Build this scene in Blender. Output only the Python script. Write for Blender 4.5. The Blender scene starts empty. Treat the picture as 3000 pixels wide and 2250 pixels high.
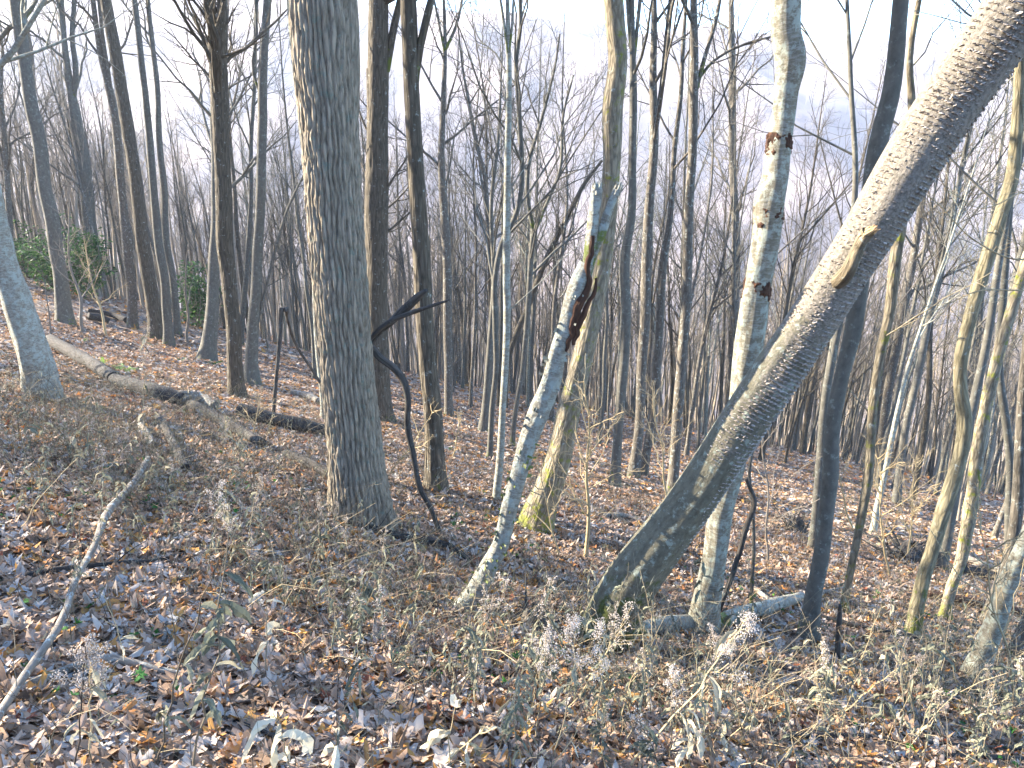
import bpy, math, random
import numpy as np
R0 = math.radians
sc = bpy.context.scene
# ---------------------------------------------------------------- camera, sky, sun, exposure
FPX, PITCH = 2167.0, R0(18.0)          # focal length in photo pixels (3000 wide), downward pitch
EYE = 1.6
cam = bpy.data.objects.new('camera', bpy.data.cameras.new('camera'))
sc.collection.objects.link(cam); sc.camera = cam
cam.data.sensor_width = 36; cam.data.lens = FPX / 3000 * 36
cam.data.clip_start = 0.05; cam.data.clip_end = 6000
cam.location = (0, 0, EYE); cam.rotation_euler = (R0(90) - PITCH, 0, 0)
SUN_EL, SUN_AZ = R0(25), R0(-74)      # azimuth from +Y towards +X: the sun stands left and a little ahead
world = bpy.data.worlds.new('World'); sc.world = world; world.use_nodes = True
nt = world.node_tree; bg = nt.nodes['Background']
sky = nt.nodes.new('ShaderNodeTexSky'); sky.sky_type = 'NISHITA'; sky.sun_disc = False
sky.sun_elevation = SUN_EL; sky.sun_rotation = SUN_AZ; sky.air_density = 1.0; sky.dust_density = 0.4; sky.ozone_density = 2.0
tint = nt.nodes.new('ShaderNodeMix'); tint.data_type = 'RGBA'; tint.blend_type = 'MULTIPLY'; tint.inputs[0].default_value = 1
tint.inputs[7].default_value = (0.82, 1.0, 1.20, 1); nt.links.new(sky.outputs[0], tint.inputs[6])
nt.links.new(tint.outputs[2], bg.inputs[0]); bg.inputs[1].default_value = 0.10
sl = bpy.data.lights.new('sun', 'SUN'); sl.energy = 5.0; sl.angle = R0(0.55); sl.color = (1.0, 0.87, 0.70)
sun = bpy.data.objects.new('sun', sl); sc.collection.objects.link(sun)
sd = np.array([math.sin(SUN_AZ)*math.cos(SUN_EL), math.cos(SUN_AZ)*math.cos(SUN_EL), math.sin(SUN_EL)])
from mathutils import Vector
sun.rotation_euler = Vector(sd).to_track_quat('Z', 'Y').to_euler()
vs = sc.view_settings; vs.view_transform = 'Standard'; vs.look = 'None'; vs.exposure = 2.9; vs.gamma = 1
sc.cycles.use_denoising = True; sc.cycles.denoiser = 'OPENIMAGEDENOISE'
sc.cycles.max_bounces = 6; sc.cycles.diffuse_bounces = 3; sc.cycles.volume_bounces = 1
sc.cycles.sample_clamp_indirect = 6
HAZE = 0.00045

# ---------------------------------------------------------------- noise and terrain
def hsh(i, j, k, s):
    h = (i*374761393 + j*668265263 + k*2147483647*3 + s*974634777) & 0xffffffff
    h = ((h ^ (h >> 13)) * 1274126177) & 0xffffffff
    h ^= h >> 16
    return (h & 0xffffff) / float(0xffffff)
def vnoise(x, y, z=None, s=0):
    x = np.asarray(x, float); y = np.asarray(y, float)
    z = np.zeros_like(x) if z is None else np.asarray(z, float)
    i = np.floor(x).astype(np.int64); j = np.floor(y).astype(np.int64); k = np.floor(z).astype(np.int64)
    u = x-i; v = y-j; w = z-k
    u = u*u*(3-2*u); v = v*v*(3-2*v); w = w*w*(3-2*w)
    r = 0
    for a in (0, 1):
        for b in (0, 1):
            for c in (0, 1):
                r = r + hsh(i+a, j+b, k+c, s)*(u if a else 1-u)*(v if b else 1-v)*(w if c else 1-w)
    return r*2-1
PY = np.array([-400,-100,0,25,50,75,100,150,200,230,270,320,400,480,560,600,660,800,1700], float)
PZ = np.array([60,29,0,-7.3,-15.2,-23.6,-32.5,-55,-72,-76,-72,-58,-18,30,74,90,86,70,50], float)
_yy = np.linspace(-400, 1700, 2101)
_zz = np.interp(_yy, PY, PZ)
_k = np.exp(-np.linspace(-2, 2, 31)**2); _k /= _k.sum()
_sm = np.convolve(np.pad(_zz, 15, mode='edge'), _k, mode='valid')
_w = np.clip((_yy-60)/60, 0, 1); _zz = np.where(_yy > 0, -0.277*_yy-0.00055*_yy**2, -0.277*_yy)*(1-_w) + _sm*_w
_zz = np.where(_yy < -100, _sm, _zz)
def hgt(x, y):
    x = np.asarray(x, float); y = np.asarray(y, float)
    base = np.interp(y, _yy, _zz)
    far = np.clip((y-130)/230, 0, 1)
    sl_ = np.where(x > 0, 0.205, 0.225)
    xx = 160*np.tanh(x/160)
    lat = (-sl_*xx + .07*np.clip(-x-10, 0, 60))*(1-far) + far*(-0.045*160*np.tanh(x/160)*1.6 + 12*np.exp(-((x+300)/100)**2)) 
    n = 0.10*vnoise(x/2.3, y/2.3, s=3) + 0.035*vnoise(x/0.6, y/0.6, s=4) + 0.5*vnoise(x/14, y/14, s=5)*np.clip((np.hypot(x, y)-9)/15, 0, 1)
    big = far*(9*vnoise(x/80, y/80, s=6) + 5*vnoise(x/30, y/30, s=7))
    return base + lat + n + big
Z0 = float(hgt(0, 0)); CAMZ = EYE + Z0
cam.location.z = CAMZ
def ray(px, py):
    a = (px-1500)/FPX; b = (1125-py)/FPX
    c, s = math.cos(PITCH), math.sin(PITCH)
    return np.array([a, c + b*s, -s + b*c])
def gnd(px, py):
    d = ray(px, py); t = np.concatenate([np.arange(0.3, 30, 0.02), np.arange(30, 1500, 0.5)])
    z = CAMZ + d[2]*t - hgt(d[0]*t, d[1]*t)
    k = np.argmax(z < 0)
    if z[k] >= 0: k = len(t)-1
    return np.array([d[0]*t[k], d[1]*t[k], CAMZ + d[2]*t[k]]), t[k]
def at(px, py, Y):
    d = ray(px, py); t = Y/d[1]
    return np.array([d[0]*t, Y, CAMZ + d[2]*t]), t

# ---------------------------------------------------------------- mesh helpers
COL = sc.collection
def mesh_np(name, V, F, mat, parent=None, tc=None, smooth=True, base=None, rnd=None, mats=None, midx=None):
    V = np.asarray(V, np.float32)
    if base is not None: V = V - np.asarray(base, np.float32)
    me = bpy.data.meshes.new(name)
    groups = F if isinstance(F, list) else [F]
    groups = [np.asarray(g, np.int32) for g in groups if len(g)]
    me.vertices.add(len(V)); me.vertices.foreach_set('co', V.ravel())
    nl = sum(g.size for g in groups); nf = sum(len(g) for g in groups)
    me.loops.add(nl); me.polygons.add(nf)
    me.loops.foreach_set('vertex_index', np.concatenate([g.ravel() for g in groups]))
    tot = np.concatenate([np.full(len(g), g.shape[1], np.int32) for g in groups])
    me.polygons.foreach_set('loop_start', np.concatenate([[0], np.cumsum(tot)[:-1]]).astype(np.int32))
    me.polygons.foreach_set('use_smooth', np.full(nf, smooth))
    if tc is not None:
        a = me.attributes.new('tc', 'FLOAT_VECTOR', 'POINT'); a.data.foreach_set('vector', np.asarray(tc, np.float32).ravel())
    if rnd is not None:
        a = me.attributes.new('rnd', 'FLOAT', 'POINT'); a.data.foreach_set('value', np.asarray(rnd, np.float32).ravel())
    for m in (mats or [mat]): me.materials.append(m)
    if midx is not None: me.polygons.foreach_set('material_index', np.asarray(midx, np.int32))
    me.update(); me.validate()
    ob = bpy.data.objects.new(name, me); COL.objects.link(ob)
    if parent is not None: ob.parent = parent
    return ob
def tag(o, label=None, cat=None, group=None, kind=None):
    if label: o['label'] = label
    if cat: o['category'] = cat
    if group: o['group'] = group
    if kind: o['kind'] = kind
    return o
def empty(name, loc, label, cat, group=None):
    o = bpy.data.objects.new(name, None); COL.objects.link(o); o.location = [float(v) for v in loc]
    o.empty_display_size = 0.2
    return tag(o, label, cat, group)
def nrm(v): return v/np.maximum(np.linalg.norm(v, axis=-1, keepdims=True), 1e-9)

class Acc:
    """collects vertices, quads and tris of one mesh"""
    def __init__(s): s.V=[]; s.Q=[]; s.T=[]; s.C=[]; s.R=[]; s.n=0
    def add(s, V, Q=None, T=None, tc=None, rnd=None):
        V = np.asarray(V, float).reshape(-1, 3)
        if Q is not None and len(Q): s.Q.append(np.asarray(Q)+s.n)
        if T is not None and len(T): s.T.append(np.asarray(T)+s.n)
        s.V.append(V); s.C.append(V*0 if tc is None else np.asarray(tc).reshape(-1, 3))
        s.R.append(np.zeros(len(V)) if rnd is None else np.asarray(rnd).reshape(-1)); s.n += len(V)
    def build(s, name, mat, parent=None, base=None, smooth=True, xf=None):
        V = np.concatenate(s.V)
        F = [np.concatenate(g) for g in (s.Q, s.T) if g]
        return mesh_np(name, V, F, mat, parent, np.concatenate(s.C), smooth, base, np.concatenate(s.R))
    def tubes(s, P, R, S=4, rnd=None, off=None):
        """P (n,K,3), R (n,K): n tapered tubes of K rings and S sides"""
        P = np.asarray(P, float); R = np.asarray(R, float)
        if len(P) == 0: return
        n, K = R.shape
        T = nrm(np.gradient(P, axis=1))
        ref = np.where(np.abs(T[:, :1, 2:3]) > 0.8, np.array([[[1., .3, 0]]]), np.array([[[0.1, 0, 1.]]]))
        A = nrm(np.cross(T, np.broadcast_to(ref, T.shape))); B = np.cross(T, A)
        th = np.arange(S)*2*np.pi/S
        V = P[:, :, None] + R[:, :, None, None]*(A[:, :, None]*np.cos(th)[:, None] + B[:, :, None]*np.sin(th)[:, None])
        L = np.concatenate([np.zeros((n, 1)), np.cumsum(np.linalg.norm(np.diff(P, axis=1), axis=2), axis=1)], 1)
        if off is None: off = np.arange(n)*1.37 + 3
        tc = np.stack([R[:, :, None]*np.cos(th), R[:, :, None]*np.sin(th), np.broadcast_to((L + off[:, None])[:, :, None], (n, K, S))], -1)
        idx = np.arange(n*K*S).reshape(n, K, S)
        a = idx[:, :-1]; b = idx[:, 1:]
        Q = np.stack([a, np.roll(a, -1, 2), np.roll(b, -1, 2), b], -1).reshape(-1, 4)
        rr = None if rnd is None else np.broadcast_to(np.asarray(rnd)[:, None, None], (n, K, S))
        s.add(V, Q=Q, tc=tc, rnd=rr)

def resample(pts, rad, n):
    """smooth (Catmull-Rom) resampling of one polyline to n points"""
    p = np.asarray(pts, float); r = np.asarray(rad, float)
    L = np.concatenate([[0], np.cumsum(np.linalg.norm(np.diff(p, axis=0), axis=1))])
    q = np.column_stack([p, r]); t = np.linspace(0, L[-1], n); k = np.clip(np.searchsorted(L, t, 'right')-1, 0, len(L)-2)
    m = np.gradient(q, L, axis=0) if len(L) > 2 else np.tile((q[1]-q[0])/L[-1], (2, 1))
    h = (L[k+1]-L[k])[:, None]; u = ((t-L[k])[:, None])/h
    o = (2*u**3-3*u**2+1)*q[k] + (u**3-2*u**2+u)*h*m[k] + (-2*u**3+3*u**2)*q[k+1] + (u**3-u**2)*h*m[k+1]
    return o[:, :3], np.maximum(o[:, 3], 0.002)

def trunk_tube(acc, P, Rr, S, rough=0.04, ridge=0.0, nridge=22, seed=0, cap_top=False, ridge_var=3.0):
    """one detailed trunk: parallel-transport rings, noise on the radius, optional bark ridges in relief"""
    n = len(P); T = nrm(np.gradient(P, axis=0))
    A = np.zeros_like(P); a = np.cross(T[0], [0.2, 1, 0]); a /= np.linalg.norm(a)
    for i in range(n):
        a = a - T[i]*np.dot(a, T[i]); a /= np.linalg.norm(a); A[i] = a
    B = np.cross(T, A)
    th = np.arange(S)*2*np.pi/S; c, s_ = np.cos(th), np.sin(th)
    L = np.concatenate([[0], np.cumsum(np.linalg.norm(np.diff(P, axis=0), axis=1))])
    r = np.repeat(Rr[:, None], S, 1)
    X = r*c; Y = r*s_; Z = np.repeat(L[:, None], S, 1)
    rm = float(np.mean(Rr))
    d = rough*vnoise(X/rm*1.1, Y/rm*1.1, Z/(rm*5), s=seed) + rough*0.5*vnoise(X/rm*3, Y/rm*3, Z/(rm*3), s=seed+1)
    if ridge:
        wv = ridge_var*(vnoise(X/rm*1.6, Y/rm*1.6, Z/(rm*1.4), s=seed+2)*.55 + vnoise(X/rm*5, Y/rm*5, Z/(rm*.8), s=seed+5)*.3)
        w2 = np.abs(np.sin(th*nridge/2 + wv))
        cr = vnoise(X/rm*7, Y/rm*7, Z/(rm*.55), s=seed+3)
        d = d + ridge*(np.minimum(w2*1.6, 1.0)-0.55) + ridge*0.4*cr*w2 + ridge*.25*vnoise(X/rm*14, Y/rm*14, Z/(rm*.3), s=seed+8)
    r = r*(1+d)
    V = P[:, None] + r[..., None]*(A[:, None]*c[:, None] + B[:, None]*s_[:, None])
    tc = np.stack([X, Y, Z], -1)
    idx = np.arange(n*S).reshape(n, S); a_ = idx[:-1]; b_ = idx[1:]
    Q = np.stack([a_, np.roll(a_, -1, 1), np.roll(b_, -1, 1), b_], -1).reshape(-1, 4)
    V = V.reshape(-1, 3); tc = tc.reshape(-1, 3); Tt = None
    if cap_top:
        V = np.vstack([V, P[-1]-T[-1]*0.01, P[0]]); tc = np.vstack([tc, [0, 0, L[-1]], [0, 0, 0]])
        k = idx[-1]; k0 = idx[0]
        Tt = np.vstack([np.stack([k, np.roll(k, -1), np.full(S, n*S)], 1), np.stack([np.roll(k0, -1), k0, np.full(S, n*S+1)], 1)])
    acc.add(V, Q=Q, T=Tt, tc=tc)

def interp_on(P, R, t):
    """points, radii and tangents on polylines P (n,K,3) at fractions t (n,m)"""
    n, K = R.shape; f = t*(K-1); k = np.clip(f.astype(int), 0, K-2); u = (f-k)[..., None]
    i = np.arange(n)[:, None]
    p = P[i, k]*(1-u) + P[i, k+1]*u
    r = R[i, k]*(1-u[..., 0]) + R[i, k+1]*u[..., 0]
    return p, r, nrm(P[i, k+1]-P[i, k])

def spawn(P, R, m, rng, t0, t1, ang, L, K=5, rr=0.5, up=0.12, wig=0.08, rmin=0.0022):
    """m children per parent; L length at the start of the range, shortening to the tip"""
    n = len(P)
    if n == 0 or m == 0: return np.zeros((0, K, 3)), np.zeros((0, K))
    t = t0 + (t1-t0)*(np.arange(m)[None]+rng.random((n, m)))/m
    p, r, T = interp_on(P, R, t)
    rv = rng.normal(size=p.shape); side = nrm(rv - T*np.sum(rv*T, -1, keepdims=True))
    a = np.radians(ang + 12*rng.normal(size=t.shape))[..., None]
    d = T*np.cos(a) + side*np.sin(a); d[..., 2] += up; d = nrm(d)
    ln = (np.asarray(L)*np.ones((n, 1)))*(1.05-0.75*(t-t0)/max(t1-t0, 1e-3))*(0.6+0.7*rng.random(t.shape))
    N = n*m; p = p.reshape(N, 3); d = d.reshape(N, 3); ln = ln.reshape(N); r = r.reshape(N)
    u = np.linspace(0, 1, K)
    bend = rng.normal(size=(N, 3))*wig*1.5; bend[:, 2] += up*1.6
    Q = p[:, None] + ln[:, None, None]*(u[None, :, None]*d[:, None] + (u**2)[None, :, None]*bend[:, None]*0.5)
    Q[:, 1:] += (rng.normal(size=(N, K-1, 3))*wig*0.35*ln[:, None, None]/K*2)
    rad = np.maximum(np.maximum(r*rr, rmin)[:, None]*(1-0.85*u[None])**0.9, rmin*0.45)
    rad = np.minimum(rad, (ln*0.022+0.0015)[:, None]*(1-.7*u[None]))
    return Q, rad

def crown(acc, P, R, rng, n1=18, t0=0.35, L1=3.0, ang=50, n2=6, n3=5, S1=6, twig=0.5, rmin=0.0022, wig=0.10, up=.2, n4=0):
    """all limbs and twigs of one bare crown, growing on the trunk line P (K,3), R (K)"""
    A, ra = spawn(P[None], R[None], n1, rng, t0, 0.97, ang, L1, K=7, rr=0.5, up=up, wig=wig*1.3, rmin=.006)
    acc.tubes(A, ra, S1)
    la = np.linalg.norm(A[:, -1]-A[:, 0], axis=1)[:, None]
    B, rb = spawn(A, ra, n2, rng, 0.2, 1.0, 42, la*0.5, K=5, rr=0.6, up=0.1, wig=wig*1.4, rmin=rmin*1.5)
    acc.tubes(B, rb, 4)
    lb = np.linalg.norm(B[:, -1]-B[:, 0], axis=1)[:, None]
    C, rc = spawn(B, rb, n3, rng, 0.15, 1.0, 40, lb*twig, K=4, rr=0.7, up=0.05, wig=wig*1.6, rmin=rmin)
    acc.tubes(C, rc, 3)
    if n4:
        lc = np.linalg.norm(C[:, -1]-C[:, 0], axis=1)[:, None]
        D, rd = spawn(C, rc, n4, rng, 0.2, 1.0, 38, lc*.55, K=3, rr=0.8, up=0.05, wig=wig*1.4, rmin=rmin*.8)
        acc.tubes(D, rd, 3)

# ---------------------------------------------------------------- materials
def newmat(name):
    m = bpy.data.materials.new(name); m.use_nodes = True
    n = m.node_tree; b = n.nodes['Principled BSDF']; b.inputs['Roughness'].default_value = 0.9
    if 'Specular IOR Level' in b.inputs: b.inputs['Specular IOR Level'].default_value = 0.25
    return m, n, b
def node(n, t, **kw):
    x = n.nodes.new(t)
    for k, v in kw.items():
        if k in x.inputs: x.inputs[k].default_value = v
        else: setattr(x, k, v)
    return x
def ramp(n, fac, stops):
    r = n.nodes.new('ShaderNodeValToRGB'); e = r.color_ramp.elements
    while len(e) < len(stops): e.new(0.5)
    for i, (p, c) in enumerate(stops): e[i].position = p; e[i].color = (*c, 1) if len(c) == 3 else c
    n.links.new(fac, r.inputs[0]); return r.outputs[0]
def mix(n, fac, a, b, mode='MIX'):
    x = n.nodes.new('ShaderNodeMix'); x.data_type = 'RGBA'; x.blend_type = mode
    for s, v in ((x.inputs[0], fac), (x.inputs[6], a), (x.inputs[7], b)):
        if isinstance(v, bpy.types.NodeSocket): n.links.new(v, s)
        else: s.default_value = v if not isinstance(v, tuple) or len(v) == 4 else (*v, 1)
    return x.outputs[2]
def math_(n, op, a, b=None, c=None, clamp=False):
    x = n.nodes.new('ShaderNodeMath'); x.operation = op; x.use_clamp = clamp
    for i, v in enumerate((a, b, c)):
        if v is None: continue
        if isinstance(v, bpy.types.NodeSocket): n.links.new(v, x.inputs[i])
        else: x.inputs[i].default_value = v
    return x.outputs[0]
def bark(name, dark, light, zscale=0.25, scale=40, lichen=0.3, lichen_col=(0.33, 0.37, 0.34), moss=0.25, moss_h=0.6, bump=0.5, birch=0.0, spots=0.0, rough_ridge=True, moss_col=(0.10, 0.13, 0.015), tint=0.15, crust=None):
    m, n, b = newmat(name)
    at_ = node(n, 'ShaderNodeAttribute', attribute_name='tc')
    oi = n.nodes.new('ShaderNodeObjectInfo')
    off = node(n, 'ShaderNodeVectorMath', operation='ADD')
    n.links.new(at_.outputs['Vector'], off.inputs[0])
    cb = n.nodes.new('ShaderNodeCombineXYZ'); n.links.new(math_(n, 'MULTIPLY', oi.outputs['Random'], 37.0), cb.inputs[2]); n.links.new(cb.outputs[0], off.inputs[1])
    mp = n.nodes.new('ShaderNodeMapping'); mp.inputs['Scale'].default_value = (1, 1, zscale); n.links.new(off.outputs[0], mp.inputs[0])
    nz = node(n, 'ShaderNodeTexNoise', Scale=scale, Detail=6.0, Roughness=0.65); n.links.new(mp.outputs[0], nz.inputs[0])
    big = node(n, 'ShaderNodeTexNoise', Scale=5.0, Detail=4.0, Roughness=0.6); n.links.new(off.outputs[0], big.inputs[0])
    if rough_ridge:
        vo = node(n, 'ShaderNodeTexVoronoi', Scale=scale*0.8, feature='DISTANCE_TO_EDGE')
        dm = node(n, 'ShaderNodeVectorMath', operation='ADD'); sc_ = node(n, 'ShaderNodeVectorMath', operation='SCALE'); sc_.inputs['Scale'].default_value = 0.03
        n.links.new(nz.outputs['Color'], sc_.inputs[0]); n.links.new(mp.outputs[0], dm.inputs[0]); n.links.new(sc_.outputs[0], dm.inputs[1]); n.links.new(dm.outputs[0], vo.inputs[0])
        f = math_(n, 'MULTIPLY_ADD', nz.outputs[0], 0.75, math_(n, 'MULTIPLY', math_(n, 'MINIMUM', vo.outputs[0], 0.3), 1.3))
    else:
        f = nz.outputs[0]
    mid = tuple((a+c)/2 for a, c in zip(dark, light))
    col = ramp(n, f, [(0.25, dark), (0.45, mid), (0.7, light)])
    col = mix(n, math_(n, 'MULTIPLY', big.outputs[0], 0.5), col, mid, 'MIX')
    if birch:   # pale papery bark with thin dark cross bands that run round the trunk
        mb = n.nodes.new('ShaderNodeMapping'); mb.inputs['Scale'].default_value = (1.6, 1.6, 7); n.links.new(off.outputs[0], mb.inputs[0])
        nb_ = node(n, 'ShaderNodeTexNoise', Scale=14.0, Detail=5.0, Roughness=0.7); n.links.new(mb.outputs[0], nb_.inputs[0])
        col = mix(n, ramp(n, nb_.outputs[0], [(0.47, (0, 0, 0)), (0.6, (birch,)*3)]), col, (0.34, 0.35, 0.31))
    if lichen:
        nl = node(n, 'ShaderNodeTexNoise', Scale=16.0, Detail=8.0, Roughness=0.75); n.links.new(off.outputs[0], nl.inputs[0])
        th = 0.62-lichen*0.25
        col = mix(n, ramp(n, nl.outputs[0], [(th, (0, 0, 0)), (th+0.07, (.8, .8, .8))]), col, lichen_col)
    if spots:
        vs_ = node(n, 'ShaderNodeTexVoronoi', Scale=9.0); n.links.new(off.outputs[0], vs_.inputs[0])
        col = mix(n, ramp(n, math_(n, 'MULTIPLY_ADD', nz.outputs[0], 0.2, vs_.outputs[0]), [(spots, (.9, .9, .9)), (spots+.05, (0, 0, 0))]), col, (0.5, 0.56, 0.52))
    if moss:
        sp = n.nodes.new('ShaderNodeSeparateXYZ'); n.links.new(at_.outputs['Vector'], sp.inputs[0])
        g = math_(n, 'SUBTRACT', 1.0, math_(n, 'DIVIDE', sp.outputs[2], moss_h), clamp=True)
        nm = node(n, 'ShaderNodeTexNoise', Scale=11.0, Detail=6.0, Roughness=0.7); n.links.new(off.outputs[0], nm.inputs[0])
        k = math_(n, 'MULTIPLY_ADD', g, 0.35, nm.outputs[0])
        th = 0.85-moss*0.35
        col = mix(n, ramp(n, k, [(th, (0, 0, 0)), (th+0.09, (.85, .85, .85))]), col, moss_col)
    if crust:   # pale fungus crust from a given height up, ragged at its edge
        sp2 = n.nodes.new('ShaderNodeSeparateXYZ'); n.links.new(at_.outputs['Vector'], sp2.inputs[0])
        nc = node(n, 'ShaderNodeTexNoise', Scale=6.0, Detail=8.0, Roughness=0.8); n.links.new(off.outputs[0], nc.inputs[0])
        g2 = math_(n, 'MULTIPLY', math_(n, 'SUBTRACT', sp2.outputs[2], crust), 0.45, clamp=True)
        nf = node(n, 'ShaderNodeTexNoise', Scale=70.0, Detail=4.0, Roughness=0.8); n.links.new(off.outputs[0], nf.inputs[0])
        k2 = math_(n, 'ADD', math_(n, 'MULTIPLY_ADD', g2, 0.42, nc.outputs[0]), math_(n, 'MULTIPLY', math_(n, 'SUBTRACT', nf.outputs[0], .5), .35))
        col = mix(n, ramp(n, k2, [(.66, (0, 0, 0)), (.78, (.9, .9, .9))]), col, ramp(n, nf.outputs[0], [(.35, (.08, .072, .058)), (.6, (.24, .215, .18))]))
    # every tree its own tone
    hv = n.nodes.new('ShaderNodeHueSaturation'); n.links.new(col, hv.inputs['Color'])
    n.links.new(math_(n, 'MULTIPLY_ADD', oi.outputs['Random'], tint*2, 1-tint), hv.inputs['Value'])
    n.links.new(hv.outputs[0], b.inputs['Base Color'])
    bp = node(n, 'ShaderNodeBump', Strength=bump, Distance=0.02); n.links.new(f, bp.inputs['Height']); n.links.new(bp.outputs[0], b.inputs['Normal'])
    return m
M = {}
M['ridged'] = bark('ridged_bark', (0.025, 0.022, 0.017), (0.125, 0.108, 0.08), 0.14, 34, 0.12, moss=0.25, moss_h=0.9, bump=0.8)
M['oak'] = bark('oak_bark', (0.065, 0.055, 0.04), (0.33, 0.285, 0.215), 0.16, 48, 0.28, (0.17, 0.20, 0.16), moss=0.12, moss_h=0.7, bump=0.7, tint=0)
M['smooth'] = bark('smooth_grey_bark', (0.05, 0.05, 0.042), (0.145, 0.138, 0.115), 0.6, 22, 0.25, (0.21, 0.23, 0.20), moss=0.35, moss_h=0.8, bump=0.25, rough_ridge=False)
M['dark'] = bark('dark_bark', (0.04, 0.035, 0.028), (0.15, 0.135, 0.11), 0.2, 45, 0.25, moss=0.3, moss_h=0.8, bump=0.6)
M['lichen'] = bark('lichened_bark', (0.08, 0.07, 0.05), (0.21, 0.195, 0.145), 0.5, 26, 0.5, (0.30, 0.34, 0.29), moss=0.4, moss_h=0.5, bump=0.5, birch=0.45, rough_ridge=False)
M['birch'] = bark('birch_bark', (0.07, 0.065, 0.05), (0.28, 0.265, 0.21), 1.2, 30, 0.5, (0.30, 0.34, 0.30), moss=0.35, moss_h=0.5, bump=0.8, birch=0.6, rough_ridge=False)
M['lean'] = bark('leaning_trunk_bark', (0.045, 0.043, 0.03), (0.17, 0.16, 0.115), 0.6, 34, 0.3, (0.26, 0.30, 0.25), moss=0.5, moss_h=1.3, bump=0.6, crust=1.3, spots=0.10, rough_ridge=False, moss_col=(.06, .08, .015))
M['mossy'] = bark('moss_footed_bark', (0.06, 0.05, 0.035), (0.27, 0.235, 0.165), 0.25, 38, 0.15, moss=0.85, moss_h=0.55, bump=0.7, moss_col=(0.16, 0.18, 0.02))
M['dead'] = bark('dead_wood', (0.022, 0.02, 0.018), (0.10, 0.09, 0.078), 0.12, 40, 0.25, (0.11, 0.12, 0.11), moss=0, bump=0.6)
M['olive'] = bark('olive_bark', (0.07, 0.06, 0.035), (0.27, 0.24, 0.155), 0.2, 38, 0.1, moss=0.4, moss_h=1.2, bump=0.6)
M['log'] = bark('weathered_log', (0.012, 0.011, 0.01), (0.06, 0.054, 0.048), 0.12, 40, 0.3, (0.075, 0.085, 0.075), moss=0, bump=0.7)
M['palewood'] = bark('bleached_wood', (0.05, 0.042, 0.035), (0.24, 0.21, 0.17), 0.25, 45, 0.35, moss=0, bump=0.4, rough_ridge=False)
M['brown'] = bark('rotten_heartwood', (0.02, 0.012, 0.008), (0.10, 0.05, 0.03), 0.15, 40, 0, moss=0, bump=0.8)
M['twig'] = bark('twig_bark', (0.10, 0.085, 0.065), (0.26, 0.23, 0.19), 0.4, 30, 0.0, moss=0, bump=0.0, rough_ridge=False)
M['yellowtwig'] = bark('sapling_bark', (0.20, 0.15, 0.08), (0.46, 0.37, 0.22), 0.4, 30, 0.0, moss=0, bump=0.0, rough_ridge=False)
def rampmat(name, stops, attr='rnd', noise=0.12, rough=0.85, transl=0.0, nscale=60):
    m, n, b = newmat(name)
    a = node(n, 'ShaderNodeAttribute', attribute_name=attr)
    tcn = n.nodes.new('ShaderNodeTexCoord'); nz = node(n, 'ShaderNodeTexNoise', Scale=nscale, Detail=3.0); n.links.new(tcn.outputs['Object'], nz.inputs[0])
    f = math_(n, 'ADD', a.outputs['Fac'], math_(n, 'MULTIPLY', math_(n, 'SUBTRACT', nz.outputs[0], 0.5), noise))
    c = ramp(n, f, stops); n.links.new(c, b.inputs['Base Color']); b.inputs['Roughness'].default_value = rough
    if transl:
        tr = n.nodes.new('ShaderNodeBsdfTranslucent'); n.links.new(c, tr.inputs[0])
        mx = n.nodes.new('ShaderNodeMixShader'); mx.inputs[0].default_value = transl
        n.links.new(b.outputs[0], mx.inputs[1]); n.links.new(tr.outputs[0], mx.inputs[2]); n.links.new(mx.outputs[0], n.nodes['Material Output'].inputs[0])
    return m
M['leaf'] = rampmat('fallen_leaf', [(0.0, (0.10, 0.068, 0.045)), (0.16, (0.23, 0.155, 0.10)), (0.32, (0.34, 0.225, 0.145)), (0.46, (0.44, 0.33, 0.25)), (0.60, (0.48, 0.43, 0.37)), (0.72, (0.33, 0.335, 0.32)), (0.80, (0.48, 0.21, 0.065)), (0.90, (0.46, 0.27, 0.08)), (1.0, (0.24, 0.08, 0.045))], transl=0.25)
for e in M['leaf'].node_tree.nodes:
    if e.type == 'VALTORGB': e.color_ramp.interpolation = 'LINEAR'
M['dry'] = rampmat('withered_leaf', [(0.0, (0.075, 0.075, 0.05)), (0.35, (0.16, 0.17, 0.12)), (0.7, (0.34, 0.30, 0.20)), (1.0, (0.58, 0.52, 0.38))], transl=0.25)
M['stalk'] = rampmat('dry_stalk', [(0.0, (0.05, 0.037, 0.028)), (0.5, (0.23, 0.195, 0.13)), (1.0, (0.50, 0.39, 0.22))])
M['seed'] = rampmat('seed_fluff', [(0.0, (0.24, 0.19, 0.14)), (1.0, (0.58, 0.52, 0.46))], transl=0.2)
M['fern'] = rampmat('fern_green', [(0.0, (0.02, 0.09, 0.02)), (0.5, (0.05, 0.17, 0.03)), (1.0, (0.27, 0.50, 0.06))], transl=0.3)
M['evergreen'] = rampmat('evergreen_leaf', [(0.0, (0.02, 0.05, 0.015)), (0.6, (0.06, 0.14, 0.04)), (1.0, (0.13, 0.24, 0.07))], rough=0.6, transl=.3)
M['fungus'] = rampmat('bracket_fungus', [(0.0, (0.13, 0.115, 0.095)), (0.4, (0.25, 0.215, 0.18)), (1.0, (0.42, 0.37, 0.32))])
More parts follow.
